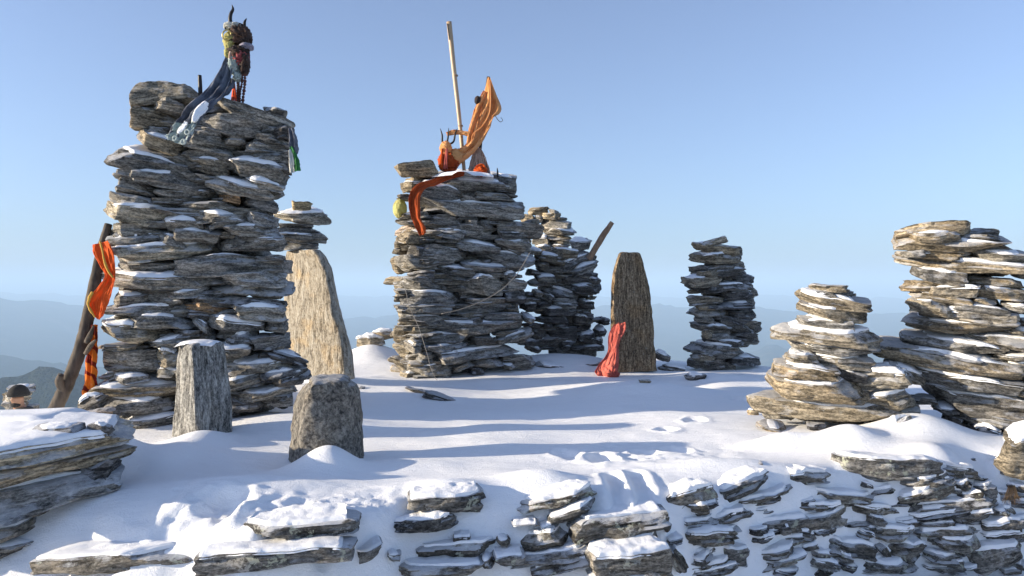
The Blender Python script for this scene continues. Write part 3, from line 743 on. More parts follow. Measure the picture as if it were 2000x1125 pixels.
# ------------------------------------------------------------------ upright stones
def upright(name, label, sil, Y, plan, mat, seed, amp=.02, cat='standing stone', sharp=40, round_top=.05):
    """sil: rows (py, left px, right px); plan: closed outline in units of half width / metres of depth, counter-clockwise from above"""
    rs = np.random.RandomState(seed)
    sil = sorted(sil, key=lambda r: -r[0])
    pys = np.array([r[0] for r in sil]); xl = np.array([r[1] for r in sil]); xr = np.array([r[2] for r in sil])
    order = np.argsort(pys)
    base = P((xl[0] + xr[0]) / 2, pys[0], Y)
    nz = 44
    rows = np.linspace(pys[0], pys[-1], nz)
    pl = np.array(plan, float)
    # resample the plan outline
    seg = np.linalg.norm((np.roll(pl, -1, 0) - pl) * [.2, 1], axis=1); cum = np.concatenate([[0], np.cumsum(seg)])
    npn = 64
    tt = np.linspace(0, cum[-1], npn + 1)[:-1]
    plc = np.vstack([pl, pl[:1]])
    ring = np.stack([np.interp(tt, cum, plc[:, 0]), np.interp(tt, cum, plc[:, 1])], -1)
    V = []
    for i, py in enumerate(rows):
        l = np.interp(py, pys[order], xl[order]); r = np.interp(py, pys[order], xr[order])
        cx, hw = (l + r) / 2, (r - l) / 2
        x = (cx - 1000) / F * Y + ring[:, 0] * hw / F * Y
        y = Y + ring[:, 1]
        z = EYE - (py - 562.5) / F * Y + 0 * x
        V.append(np.stack([x, y, z], -1))
    # rounded cap
    last = V[-1]; cen = last.mean(0)
    for k in range(1, 8):
        a = k / 7 * math.pi / 2
        q = cen + (last - cen) * (math.cos(a) ** .4 if k < 7 else .02)
        q[:, 2] = last[:, 2] + round_top * math.sin(a)
        V.append(q)
    V = np.array(V); n = V.shape[0]
    C = V.mean(1, keepdims=True)
    flat = V.reshape(-1, 3)
    nn = (V - C).reshape(-1, 3); nn[:, 2] = 0; nn /= np.linalg.norm(nn, axis=1)[:, None] + 1e-6
    so = rs.uniform(0, 50, 3)
    flat = flat + nn * (fbm(flat * np.array([5, 5, 3.0]) + so, seed, 4) * amp + fbm(flat * np.array([30, 30, 14.0]) + so, seed + 1, 3) * amp * .35)[:, None]
    flat[:, 2] += fbm(flat * 9 + so, seed + 2, 3) * amp * .5
    f = []
    for i in range(n - 1):
        for j in range(npn):
            j2 = (j + 1) % npn
            f.append((i * npn + j, i * npn + j2, (i + 1) * npn + j2, (i + 1) * npn + j))
    f.append(tuple((n - 1) * npn + j for j in range(npn)))
    # local x points up the stone so the grain of the material runs along it
    loc = flat - base
    loc = np.stack([loc[:, 2], loc[:, 0], loc[:, 1]], -1)
    M = Matrix.Translation(Vector([float(v) for v in base])) @ Matrix(((0, 1, 0, 0), (0, 0, 1, 0), (1, 0, 0, 0), (0, 0, 0, 1)))
    o = mesh_obj(name, loc, f, mat, None, M, sharp=sharp)
    return tag(o, label, cat), flat

st, stv = upright('standing_stone', 'grey streaked upright stone leaning on the base of the tallest tower',
    [(850, 338, 444), (800, 340, 441), (740, 346, 433), (700, 348, 427), (678, 351, 421)], 4.98,
    [(-1, .02), (-.95, -.03), (.14, -.14), (.26, -.13), (1, .10), (.8, .20), (-.8, .18)], M_UPRIGHT, 5, amp=.02, round_top=.035)
bo, bov = upright('standing_stone', 'blunt grey brown boulder slab set upright alone in the open snow',
    [(905, 554, 708), (880, 556, 706), (840, 559, 705), (800, 565, 702), (775, 572, 696), (757, 582, 690), (748, 596, 678)], 4.38,
    [(-1, .13), (-.99, .08), (-.55, -.06), (-.4, -.075), (.75, -.02), (.97, .06), (.9, .18), (-.8, .20)], M_BOULDER, 9, amp=.03, round_top=.03)
pa, pav = upright('standing_stone', 'large pale tan standing slab behind the tallest tower',
    [(740, 520, 692), (715, 525, 691), (690, 530, 688), (650, 532, 676), (600, 534, 662), (560, 536, 654), (525, 538, 646), (500, 540, 634), (489, 542, 624)], 7.2,
    [(-1, .32), (-.95, .26), (.82, -.10), (.98, -.06), (1, .05), (-.8, .46)], M_PALE, 13, amp=.018, round_top=.012)
br, brv = upright('standing_stone', 'dark brown standing slab beside the red cloth',
    [(725, 1194, 1286), (710, 1195, 1284), (660, 1193, 1280), (600, 1192, 1275), (560, 1193, 1270), (535, 1197, 1265), (512, 1202, 1258), (499, 1206, 1253)], 8.55,
    [(-1, -.05), (-.9, -.09), (.8, .02), (1, .06), (.9, .16), (-.85, .12)], M_BROWN, 17, amp=.022, round_top=.04)

def snow_patch(name, cx, cy, Y, wpx, dpt, th, seed, parent):
    """a small tapering cushion of snow"""
    n = 22; u = np.linspace(-1, 1, n); Ux, Uy = np.meshgrid(u, u, indexing='ij')
    c = P(cx, cy, Y)
    q = np.stack([Ux * 2, Uy * 2, 0 * Ux + seed], -1).reshape(-1, 3)
    r = np.sqrt(Ux ** 2 + Uy ** 2) * (1 + .25 * fbm(q, seed, 3).reshape(n, n))
    z = th * (np.sqrt(np.clip(1 - r ** 2, 0, 1)) - .25 - .8 * np.clip(r - 1, 0, 1))
    v = np.stack([Ux * wpx / F * Y / 2, Uy * dpt / 2, z], -1).reshape(-1, 3) + c
    inv = parent.matrix_basis.inverted()
    v = np.array([inv @ Vector(p) for p in v.tolist()])
    return mesh_obj(name, v, tensor_faces(n, n), M_SNOW, parent)
snow_patch('snow_cap', 390, 669, 5.03, 72, .24, .03, 3, st)
snow_patch('snow_cap', 632, 744, 4.46, 74, .12, .02, 4, bo)

TS = '''536 426 646 430 22 .9 pale;546 441 610 441 9;540 454 626 451 15;534 467 640 469 18 .4;544 483 622 483 18 .3'''
cairn('stone_stack', 'flat stones stacked on top of the pale standing slab', GRP, TS, [(480, 7.28), (660, 7.28)], depth=.32, back=0, base_py=488, fill=False, view=1.0)
o = put_stone(None, P(590, 406, 7.4), .19, .16, .125, .3, 0, 0, 4242, 60, M_STONE, (1.5, 1.25, .85), 0, .2, name='stone')
tag(o, 'small tan pointed stone on the flat stack above the pale slab', 'stone')

# ------------------------------------------------------------------ loose rocks in the snow
LOOSE = [  # x0 y0 x1 y1 thickness snow tint label
    (790, 758, 836, 770, 9, .1, 'dark', 'dark flat stone showing through snow before the broad cairn, shorter of two'),
    (826, 770, 890, 787, 12, .1, 'dark', 'longer dark flat stone showing through snow before the broad cairn'),
    (1288, 716, 1346, 724, 12, .8, 'dark', 'snow dusted flat slab between brown standing slab and slender cairn'),
    (1340, 742, 1382, 732, 16, .4, 'dark', 'jagged dark rock at the foot of the slender cairn'),
    (1276, 690, 1312, 700, 14, .8, 'dark', 'snowy rock behind the foot of the brown standing slab'),
    (1248, 744, 1272, 747, 7, 0, 'tan', 'tiny sunlit stone on the bright snow mound'),
    (1040, 712, 1110, 720, 9, .8, 'dark', 'thin stone ledge in shaded snow before the collapsed heap'),
    (1136, 713, 1180, 712, 6, .5, 'dark', 'thin dark ledge stone beside the red cloth'),
    (146, 800, 196, 776, 30, .5, 'dark', 'dark snow topped rock between leaning branch and tallest tower'),
    (170, 806, 214, 808, 20, 0, 'pink', 'smooth pinkish stone at the left foot of the tallest tower'),
    (692, 668, 750, 664, 22, .95, 'tan', 'snow capped stone left of the broad cairn'),
    (720, 655, 770, 652, 16, .95, 'tan', 'upper snow capped stone left of the broad cairn'),
    (46, 842, 140, 842, 11, .8, 'dark', 'long thin stone lying in snow on the corner stack'),
    (172, 836, 208, 844, 24, .3, 'dark', 'small blocky stone at the end of the corner stack snow'),
    (1815, 888, 1868, 889, 16, .85, 'tan', 'sunlit stone in the drift under the tall leaning cairn'),
    (1893, 897, 1907, 898, 6, 0, 'dark', 'pebble in shaded snow above the wall'),
    (1482, 906, 1494, 908, 6, 0, 'dark', 'dark pebble at the edge of the sunlit drift above the wall'),
    (1968, 882, 2070, 876, 92, .3, 'tan', 'big sunlit tan rock at the end of the wall'),
    (1745, 850, 1790, 820, 40, .95, 'pale', 'snow plastered upright stone beside the small sunlit cairn'),
    (1462, 806, 1484, 806, 12, .2, 'tan', 'small tan stone at the left foot of the small cairn'),
    (700, 758, 712, 759, 4, 0, 'dark', 'tiny dark stone in snow behind the upright boulder slab'),
]
LY = [None] * len(LOOSE)
FIX = {8: 5.2, 9: 5.15, 12: 3.6, 13: 3.7, 17: 3.95, 14: 4.6, 18: 4.85, 10: 9.8, 11: 9.9, 4: 8.8}
for i, (x0, y0, x1, y1, t, s, tint, lab) in enumerate(LOOSE):
    sd = nextseed(); cx, cy = (x0 + x1) / 2, (y0 + y1) / 2; pxlen = math.hypot(x1 - x0, y1 - y0)
    Y = FIX.get(i) or ray_ground(cx, cy + t * .4)
    L = pxlen / F * Y; T = t / F * Y * 1.12
    D = max(L * .6, .06)
    c = P(cx, cy, Y) + np.array([0, D / 2, -T * .08])
    o = put_stone(None, c, L, D, T, 0, math.atan2(-(y1 - y0), x1 - x0), R(6), sd, pxlen * 1.4, M_WALL if i == 18 else M_STONE, TINT[tint], s, .3, name='rock')
    tag(o, lab, 'rock')

# ------------------------------------------------------------------ tubes, cloths and lumps for the offerings
def catmull(pts, n):
    pts = np.array(pts, float)
    if len(pts) == 2:
        return pts[0] + (pts[1] - pts[0]) * np.linspace(0, 1, n)[:, None]
    q = np.vstack([2 * pts[0] - pts[1], pts, 2 * pts[-1] - pts[-2]])
    out = []
    for t in np.linspace(0, len(pts) - 1 - 1e-6, n):
        i = int(t); f = t - i; a, b, c, d = q[i:i + 4]
        out.append(.5 * (2 * b + (c - a) * f + (2 * a - 5 * b + 4 * c - d) * f * f + (3 * b - a - 3 * c + d) * f ** 3))
    return np.array(out)

def tube_data(path, radii, n=24, sides=10, lump=0.0, seed=0):
    """path: world points, radii in metres"""
    st_ = catmull(np.column_stack([path, radii]), n)
    pts, r = st_[:, :3], np.maximum(st_[:, 3], 1e-4)
    V = []; up = np.array([.13, .97, .2])
    for i in range(n):
        t = pts[min(i + 1, n - 1)] - pts[max(i - 1, 0)]; t /= np.linalg.norm(t) + 1e-9
        a = np.cross(t, up); a /= np.linalg.norm(a) + 1e-9; b = np.cross(t, a); up = -b if np.dot(-b, up) > 0 else b
        ang = np.linspace(0, 2 * math.pi, sides, endpoint=False)
        V.append(pts[i] + (np.cos(ang)[:, None] * a + np.sin(ang)[:, None] * b) * r[i])
    V = np.array(V).reshape(-1, 3)
    if lump:
        c = np.repeat(pts, sides, 0); d = V - c
        V = c + d * (1 + lump * fbm(V * 25, seed, 3))[:, None]
    f = [(i * sides + j, i * sides + (j + 1) % sides, (i + 1) * sides + (j + 1) % sides, (i + 1) * sides + j) for i in range(n - 1) for j in range(sides)]
    f.append(tuple(range(sides))[::-1]); f.append(tuple((n - 1) * sides + j for j in range(sides)))
    return V, f

def merge(parts):
    V, Fs, o = [], [], 0
    for v, f in parts:
        V.append(v); Fs += [tuple(i + o for i in q) for q in f]; o += len(v)
    return np.vstack(V), Fs

def pix(pts):                     # rows px, py, Y, radius or width in px -> world points, metres
    pts = np.array(pts, float)
    return np.array([P(a, b, c) for a, b, c, _ in pts]), pts[:, 3] / F * pts[:, 2]

def place(name, V, f, mat, parent=None, origin=None, sharp=None):
    """link a mesh built in world coordinates with its origin at a sensible point"""
    V = np.asarray(V, float)
    if parent is not None:
        og = np.array(parent.location)
        return mesh_obj(name, V - og, f, mat, parent, sharp=sharp)
    og = np.array([V[:, 0].mean(), V[:, 1].mean(), V[:, 2].min()]) if origin is None else np.array(origin)
    return mesh_obj(name, V - og, f, mat, None, Matrix.Translation(Vector(og.tolist())), sharp=sharp)

def tube(name, pts, mat, parent=None, n=24, sides=10, lump=0.0, seed=0):
    p, r = pix(pts)
    V, f = tube_data(p, r, n, sides, lump, seed)
    return place(name, V, f, mat, parent)

def ribbon_data(pts, folds=2.5, amp=.25, seed=0, n=70, m=26, thick=.0025, ragged=.07, gather=0.0):
    """a hanging strip of cloth: pleated across its width, edges slightly ragged"""
    p, wd = pix(pts)
    st_ = catmull(np.column_stack([p, wd]), n); c, wv = st_[:, :3], np.maximum(st_[:, 3], .004)
    rs = np.random.RandomState(seed)
    V = np.zeros((n, m, 3)); ph = rs.uniform(0, 6.3)
    us = np.linspace(0, 1, n); vs = np.linspace(-.5, .5, m)
    q = np.stack(np.meshgrid(us * 3, vs * 3, [seed * .37], indexing='ij'), -1).reshape(-1, 3)
    n1 = fbm(q, seed, 3).reshape(n, m); n2 = fbm(q * 3.1, seed + 3, 3).reshape(n, m)
    n3 = 1 - 2.2 * np.abs(fbm(q * np.array([2.6, 1.5, 1]) + 7, seed + 9, 3)).reshape(n, m)
    for i in range(n):
        t = c[min(i + 1, n - 1)] - c[max(i - 1, 0)]; t /= np.linalg.norm(t) + 1e-9
        a = np.cross(t, [0, 1, 0]); a /= np.linalg.norm(a) + 1e-9
        b = np.cross(a, t)
        rag = 1 + ragged * n2[i] * 3
        lat = vs * wv[i] * rag + n1[i] * wv[i] * .10
        dep = amp * wv[i] * (np.sin(2 * math.pi * folds * vs + ph + 2.2 * us[i] + 2.0 * n1[i]) * .6 + n1[i] * .8 + n2[i] * .35 + n3[i] * .55)
        V[i] = c[i] + lat[:, None] * a + dep[:, None] * b
    e = np.gradient(V, axis=0); g = np.gradient(V, axis=1); nr = np.cross(e, g); nr /= np.linalg.norm(nr, axis=-1, keepdims=True) + 1e-9
    A = (V + nr * thick / 2).reshape(-1, 3); B = (V - nr * thick / 2).reshape(-1, 3)
    f1 = tensor_faces(n, m); f2 = [tuple(k + n * m for k in q_[::-1]) for q_ in f1]
    rim = [i * m for i in range(n)] + [(n - 1) * m + j for j in range(1, m)] + [i * m + m - 1 for i in range(n - 2, -1, -1)] + [j for j in range(m - 2, 0, -1)]
    f3 = [(rim[k], rim[k - 1], rim[k - 1] + n * m, rim[k] + n * m) for k in range(len(rim))]
    return np.vstack([A, B]), f1 + f2 + f3

def ribbon(name, pts, mat, parent=None, **kw):
    V, f = ribbon_data(pts, **kw)
    return place(name, V, f, mat, parent)

def sheet_data(left, right, Yv, folds=2.0, amp=.14, crumple=.10, seed=0, n=90, m=44, thick=.002, ragged=.02):
    """cloth between two edge curves given in photograph coordinates and depths along them"""
    k = len(left)
    A = catmull(np.array([P(a[0], a[1], y) for a, y in zip(left, Yv)]), n); B = catmull(np.array([P(b[0], b[1], y) for b, y in zip(right, Yv)]), n)
    us = np.linspace(0, 1, n); vs = np.linspace(0, 1, m)
    q = np.stack(np.meshgrid(us * 4, vs * 2.2, [seed * .53], indexing='ij'), -1).reshape(-1, 3)
    n1 = fbm(q, seed, 3).reshape(n, m); n2 = fbm(q * 3.3, seed + 3, 4).reshape(n, m); n3 = (np.abs(fbm(q * np.array([1.2, 2.6, 1]) + 9, seed + 5, 3))).reshape(n, m)
    vv = vs[None, :] + .05 * n1 + ragged * n2 * (np.abs(vs[None, :] - .5) * 2) ** 6
    wv = np.linalg.norm(B - A, axis=1)[:, None]
    V = A[:, None, :] + (B - A)[:, None, :] * vv[..., None]
    dep = wv * (amp * np.sin(2 * math.pi * folds * vs[None, :] + 1.5 * us[:, None] + 2.4 * n1 + seed) + amp * .8 * n1 - crumple * 2.0 * n3 + crumple * .5 * n2)
    V[..., 1] += dep
    V[..., 2] += .012 * n2 * (us[:, None] > .96)
    e = np.gradient(V, axis=0); g = np.gradient(V, axis=1); nr = np.cross(e, g); nr /= np.linalg.norm(nr, axis=-1, keepdims=True) + 1e-9
    A2 = (V + nr * thick / 2).reshape(-1, 3); B2 = (V - nr * thick / 2).reshape(-1, 3)
    f1 = tensor_faces(n, m); f2 = [tuple(i + n * m for i in t_[::-1]) for t_ in f1]
    rim = [i * m for i in range(n)] + [(n - 1) * m + j for j in range(1, m)] + [i * m + m - 1 for i in range(n - 2, -1, -1)] + [j for j in range(m - 2, 0, -1)]
    return np.vstack([A2, B2]), f1 + f2 + [(rim[i], rim[i - 1], rim[i - 1] + n * m, rim[i] + n * m) for i in range(len(rim))]

def sheet(name, left, right, Yv, mat, parent=None, **kw):
    V, f = sheet_data(left, right, Yv, **kw)
    return place(name, V, f, mat, parent)

def lump_data(cx, cy, Y, wpx, hpx, dpt, seed, wr=.35, fq=3.0, n=40):
    th = np.linspace(.02, math.pi - .02, n); ph = np.linspace(0, 2 * math.pi, n, endpoint=False)
    A, B = np.meshgrid(th, ph, indexing='ij')
    d = np.stack([np.sin(A) * np.cos(B), np.sin(A) * np.sin(B), np.cos(A)], -1).reshape(-1, 3)
    r = 1 + wr * (1 - 2 * np.abs(fbm(d * fq + seed, seed, 4))) * .6 - wr * .25 + .12 * fbm(d * 9 + seed, seed + 5, 3)
    V = P(cx, cy, Y) + d * r[:, None] * np.array([wpx / 2 / F * Y, dpt / 2, hpx / 2 / F * Y])
    f = [(i * n + j, i * n + (j + 1) % n, (i + 1) * n + (j + 1) % n, (i + 1) * n + j) for i in range(n - 1) for j in range(n)]
    f.append(tuple(range(n))[::-1]); f.append(tuple((n - 1) * n + j for j in range(n)))
    return V, f

def lump(name, *a, mat=None, parent=None, **kw):
    V, f = lump_data(*a, **kw)
    return place(name, V, f, mat, parent)

M_IRON = plain_material('black_iron', (.012, .012, .014), (.03, .028, .028), 60, .45, .6)
M_BARK = plain_material('bark', (.035, .027, .021), (.10, .08, .063), 26, .9, 0, (1, 1, .35), 1.0)
M_STICK = plain_material('peeled_stick', (.20, .12, .075), (.36, .24, .15), 30, .8, 0, (1, 1, .4), .6)
M_BAMBOO = plain_material('bamboo', (.36, .25, .15), (.46, .34, .21), 18, .45, 0, (1, 1, .15), .2)
M_BRASS = plain_material('brass', (.62, .50, .20), (.50, .38, .14), 40, .35, .5)
M_BEAD = plain_material('rudraksha_bead', (.06, .018, .012), (.13, .035, .022), 120, .5)
M_WIRE = plain_material('wire', (.20, .18, .16), (.32, .30, .27), 90, .6)
C_ORANGE = cloth_material('orange_cloth', (.80, .155, .030), (.70, .11, .02), .42)
C_SAFFRON = cloth_material('saffron_cloth', (.84, .46, .20), (.74, .33, .11), .35)
C_RUST = cloth_material('rust_cloth', (.46, .085, .020), (.34, .055, .014), .2)
C_RED = cloth_material('faded_red_cloth', (.62, .165, .125), (.50, .10, .08), .22)
C_SLATE = cloth_material('slate_cloth', (.14, .155, .19), (.05, .055, .075), .08)
C_LACE = cloth_material('lace', (.46, .52, .50), (.22, .30, .29), .2)
C_YELL = cloth_material('yellow_cloth', (.60, .58, .24), (.42, .38, .14), .3)
C_PINK = cloth_material('pink_cloth', (.46, .13, .12), (.26, .06, .07), .2)
C_PALE = cloth_material('pale_cloth', (.66, .50, .40), (.52, .34, .25), .3)
C_MAUVE = cloth_material('mauve_cloth', (.36, .34, .42), (.22, .20, .28), .2)
C_DARK = cloth_material('dark_cloth', (.03, .025, .025), (.09, .05, .035), .05)
C_GREEN = cloth_material('green_cloth', (.05, .22, .07), (.03, .14, .04), .3)
C_WHITE = cloth_material('white_cloth', (.70, .70, .66), (.55, .56, .52), .3)
C_TIGER = cloth_material('striped_cloth', (.80, .23, .03), (.72, .18, .02), .35, stripes=(.22, .02, .01))
C_TASSEL = cloth_material('tassel_thread', (.70, .11, .03), (.50, .05, .02), .1)
C_GOLD = cloth_material('gold_trim', (.60, .36, .07), (.42, .22, .04), .1)

# --- dressed trident on the tallest tower
YF = 5.95
tr = tag(empty('dressed_trident', P(462, 215, YF)), 'horned iron trident wrapped in ragged cloths and beads on the tallest tower', 'trident')
tube('shaft', [(466, 215, YF, 3.2), (464, 120, YF, 3.0), (462, 60, YF, 2.6)], M_IRON, tr)
tube('horn', [(452, 52, YF, 4.2), (449.5, 38, YF, 3.8), (451, 27, YF, 3.3), (455, 18, YF, 2.6), (453, 9, YF, .5)], M_IRON, tr)
tube('horn', [(479, 64, YF, 3.8), (477.5, 52, YF, 3.3), (478, 43, YF, 2.6), (481.5, 36, YF, .8)], M_IRON, tr)
tube('horn', [(441.5, 60, YF - .05, 2.0), (439.5, 54, YF - .06, 1.4), (439, 48, YF - .06, .4)], M_IRON, tr)
a = np.linspace(0, 2 * math.pi, 40)
ringp = np.array([P(443 + 8.6 * math.cos(q), 68.5 + 10 * math.sin(q), YF - .09 + .015 * math.cos(q)) for q in a])
place('bangle', *tube_data(ringp, np.full(40, .006), 60, 8), M_BRASS, tr)
for (cx, cy, wd, hh, dp, sd, mt) in [(455, 52, 30, 14, .10, 1, C_WHITE), (452, 82, 24, 34, .11, 2, C_YELL), (466, 70, 34, 38, .12, 3, C_DARK), (480, 74, 20, 34, .10, 4, C_DARK),
                                     (447, 104, 14, 20, .08, 5, C_YELL), (482, 92, 22, 12, .10, 6, C_MAUVE), (466, 102, 36, 24, .12, 7, C_DARK), (471, 114, 26, 26, .12, 8, C_PINK),
                                     (458, 128, 22, 34, .10, 9, C_LACE), (478, 124, 16, 38, .10, 10, C_DARK), (464, 150, 14, 18, .08, 11, C_LACE)]:
    lump('cloth_wrap', cx, cy, YF - .02 - .004 * sd, wd, hh, dp, sd, mat=mt, parent=tr, wr=.95, fq=2.2)
ribbon('cloth_strip', [(452, 96, YF - .09, 8), (451, 112, YF - .1, 9), (452, 132, YF - .09, 8), (460, 146, YF - .08, 6)], C_PALE, tr, folds=1, seed=4, n=30, m=10)
ribbon('cloth_strip', [(478, 102, YF - .09, 10), (470, 112, YF - .1, 12), (462, 126, YF - .1, 8)], C_PINK, tr, folds=1.5, seed=6, n=30, m=10)
ribbon('cloth_strip', [(480, 88, YF - .08, 8), (490, 92, YF - .07, 9), (494, 98, YF - .06, 3)], C_MAUVE, tr, folds=1.5, seed=8, n=24, m=10)
def sphere_data(c, r, n=8, m=6):
    th = np.linspace(0.01, math.pi - .01, m); ph = np.linspace(0, 2 * math.pi, n, endpoint=False)
    A, B = np.meshgrid(th, ph, indexing='ij')
    V = np.stack([np.sin(A) * np.cos(B), np.sin(A) * np.sin(B), np.cos(A)], -1).reshape(-1, 3) * r + c
    return V, [(i * n + j, i * n + (j + 1) % n, (i + 1) * n + (j + 1) % n, (i + 1) * n + j) for i in range(m - 1) for j in range(n)]
for (x0, y0, x1, y1, r) in [(463, 148, 465, 206, 2.6), (473, 142, 468, 206, 2.6), (478, 140, 475, 208, 3.3)]:
    k = int((y1 - y0) / (r * 1.75))
    bs = [sphere_data(P(x0 + (x1 - x0) * i / k + 1.2 * math.sin(i * .5), y0 + (y1 - y0) * i / k, YF - .06), r / F * YF * (1 + .12 * math.sin(i * 2.3))) for i in range(k + 1)]
    place('bead_string', *merge(bs), M_BEAD, tr)
bs = [sphere_data(P(485 + 1.5 * math.sin(i * .4), 96 + i * 4.2, YF - .05), 2.5 / F * YF) for i in range(10)]
place('bead_string', *merge(bs), M_BEAD, tr)
rs = np.random.RandomState(7)
strands = []
for i in range(26):
    x = rs.uniform(-5, 5)
    p, r = pix([(457 + x * .3, 163, YF - .07, .8), (457 + x * .8, 182, YF - .07 + rs.uniform(-.03, .03), .9), (456.5 + x * 1.3, 200 + rs.uniform(-4, 6), YF - .06, .7)])
    strands.append(tube_data(p, r, 8, 5))
tas = place('tassel', *merge(strands), C_TASSEL, tr)

sc1 = tag(empty('scarf', P(400, 200, 5.75)), 'dark slate scarf with lace hem trailing from the horned trident over the stones', 'scarf')
sheet('cloth', [(440, 112), (426, 140), (402, 178), (368, 206), (346, 240), (330, 262)], [(454, 118), (452, 158), (440, 186), (408, 214), (386, 244), (366, 276)],
      [5.88, 5.82, 5.66, 5.50, 5.42, 5.38], C_SLATE, sc1, folds=2.4, amp=.14, crumple=.10, seed=21, n=110, m=50)
ribbon('cloth', [(452, 150, 5.88, 14), (444, 170, 5.80, 18), (420, 190, 5.62, 20), (396, 218, 5.47, 18), (382, 240, 5.41, 12)], C_SLATE, sc1, folds=2.0, amp=.3, seed=22, n=70, m=26)
sheet('lace_hem', [(346, 240), (334, 258), (328, 268), (330, 274)], [(384, 244), (374, 262), (366, 276), (354, 282)], [5.39, 5.37, 5.355, 5.35], C_LACE, sc1, folds=2.2, amp=.07, crumple=.08, seed=23, n=40, m=40, ragged=.15)
ribbon('lace_hem', [(386, 226, 5.41, 10), (376, 244, 5.385, 12), (368, 262, 5.36, 14)], C_LACE, sc1, folds=1.5, amp=.2, seed=24, n=30, m=14, ragged=.15)
for (cx, cy, q) in ((366, 258, 4.5), (358, 277, 4.5), (342, 270, 4)):
    pts = np.array([P(cx + q * math.cos(t), cy + q * math.sin(t), 5.34) for t in np.linspace(0, 2 * math.pi, 16)])
    place('lace_rosette', *tube_data(pts, np.full(16, .007), 24, 6), C_LACE, sc1)
ribbon('snow', [(404, 200, 5.46, 8), (394, 212, 5.43, 16), (384, 226, 5.39, 13), (378, 238, 5.375, 5)], M_SNOW, sc1, folds=.6, amp=.15, seed=25, n=30, m=14, thick=.012)
ribbon('snow', [(364, 238, 5.38, 6), (356, 250, 5.36, 11), (348, 260, 5.345, 6)], M_SNOW, sc1, folds=.6, amp=.15, seed=26, n=24, m=12, thick=.012)
tag(tube('iron_stub', [(393, 228, 5.8, 4.2), (391, 170, 5.8, 4.0), (390, 147, 5.8, 3.6)], M_IRON), 'short black iron stub behind the top boulder of the tallest tower', 'iron bar')
fl = tag(empty('prayer_flag', P(575, 330, 5.55)), 'green and white cloth scrap caught at the right edge of the tallest tower', 'flag')
ribbon('green_strip', [(568, 286, 5.60, 5), (573, 304, 5.56, 12), (578, 320, 5.55, 14), (580, 334, 5.55, 12)], C_GREEN, fl, folds=1.2, amp=.3, seed=31, n=30, m=12)
ribbon('white_strip', [(566, 292, 5.56, 5), (568, 310, 5.53, 9), (570, 326, 5.53, 10), (571, 337, 5.53, 8)], C_WHITE, fl, folds=1.2, amp=.3, seed=32, n=30, m=12, ragged=.15)
ribbon('dark_strip', [(567, 250, 5.66, 8), (572, 270, 5.62, 14), (574, 292, 5.6, 16), (578, 302, 5.6, 8)], C_SLATE, fl, folds=1.4, amp=.3, seed=33, n=30, m=12)

# --- leaning branch with its two cloths
bp = tag(empty('leaning_branch', P(112, 800, 5.40)), 'thick bare forked branch leaning against the left side of the tallest tower', 'branch')
tube('trunk', [(100, 818, 5.38, 13), (116, 782, 5.40, 13), (136, 738, 5.42, 12.5), (158, 678, 5.45, 12), (173, 615, 5.48, 11.5), (186, 550, 5.52, 10.5), (197, 492, 5.56, 9), (212, 438, 5.61, 7)], M_BARK, bp, n=60, sides=16, lump=.12, seed=3)
tube('fork', [(126, 766, 5.40, 8), (118, 752, 5.36, 8), (116, 742, 5.34, 7.5), (119, 732, 5.33, 5.5)], M_BARK, bp, lump=.1, seed=5)
tube('twig', [(170, 668, 5.40, 6), (177, 652, 5.37, 5), (183, 636, 5.35, 2)], M_BARK, bp, lump=.25, seed=6)
tube('twig', [(168, 690, 5.40, 5), (178, 674, 5.36, 4.5), (187, 664, 5.34, 2)], M_BARK, bp, lump=.25, seed=8)
oc = tag(empty('orange_cloth', P(195, 620, 5.36)), 'bright orange cloth with gold fringe tied high on the leaning branch', 'cloth')
path1 = [(199, 472, 5.44, 30), (206, 486, 5.40, 40), (212, 510, 5.38, 34), (216, 532, 5.38, 24), (208, 556, 5.37, 34), (198, 580, 5.36, 44), (192, 602, 5.36, 36), (190, 620, 5.36, 12)]
sheet('cloth', [(182, 478), (184, 496), (198, 522), (206, 540), (192, 562), (173, 588), (178, 606), (190, 623)], [(212, 470), (222, 490), (226, 516), (227, 538), (223, 562), (215, 590), (206, 610), (194, 624)],
      [5.42, 5.38, 5.36, 5.36, 5.35, 5.34, 5.34, 5.34], C_ORANGE, oc, folds=1.1, amp=.08, crumple=.09, seed=41)
tube('gold_fringe', [(196, 472, 5.38, 2.2), (200, 490, 5.35, 2.2), (205, 512, 5.34, 2.2), (212, 530, 5.34, 2), (221, 542, 5.34, 1.6)], C_GOLD, oc, n=70, lump=.7, seed=4)
tube('gold_fringe', [(181, 570, 5.32, 2), (173, 586, 5.31, 2.4), (175, 602, 5.31, 2.2), (186, 620, 5.32, 1.6)], C_GOLD, oc, n=60, lump=.8, seed=7)
tg = tag(ribbon('striped_cloth', [(182, 634, 5.44, 12), (181, 660, 5.42, 14), (178, 690, 5.40, 22), (176, 730, 5.38, 26), (174, 768, 5.37, 30), (172, 790, 5.37, 30)], C_TIGER, folds=2.2, amp=.22, seed=43, n=70, m=26),
    'orange cloth with dark stripes hanging low behind the leaning branch', 'cloth')

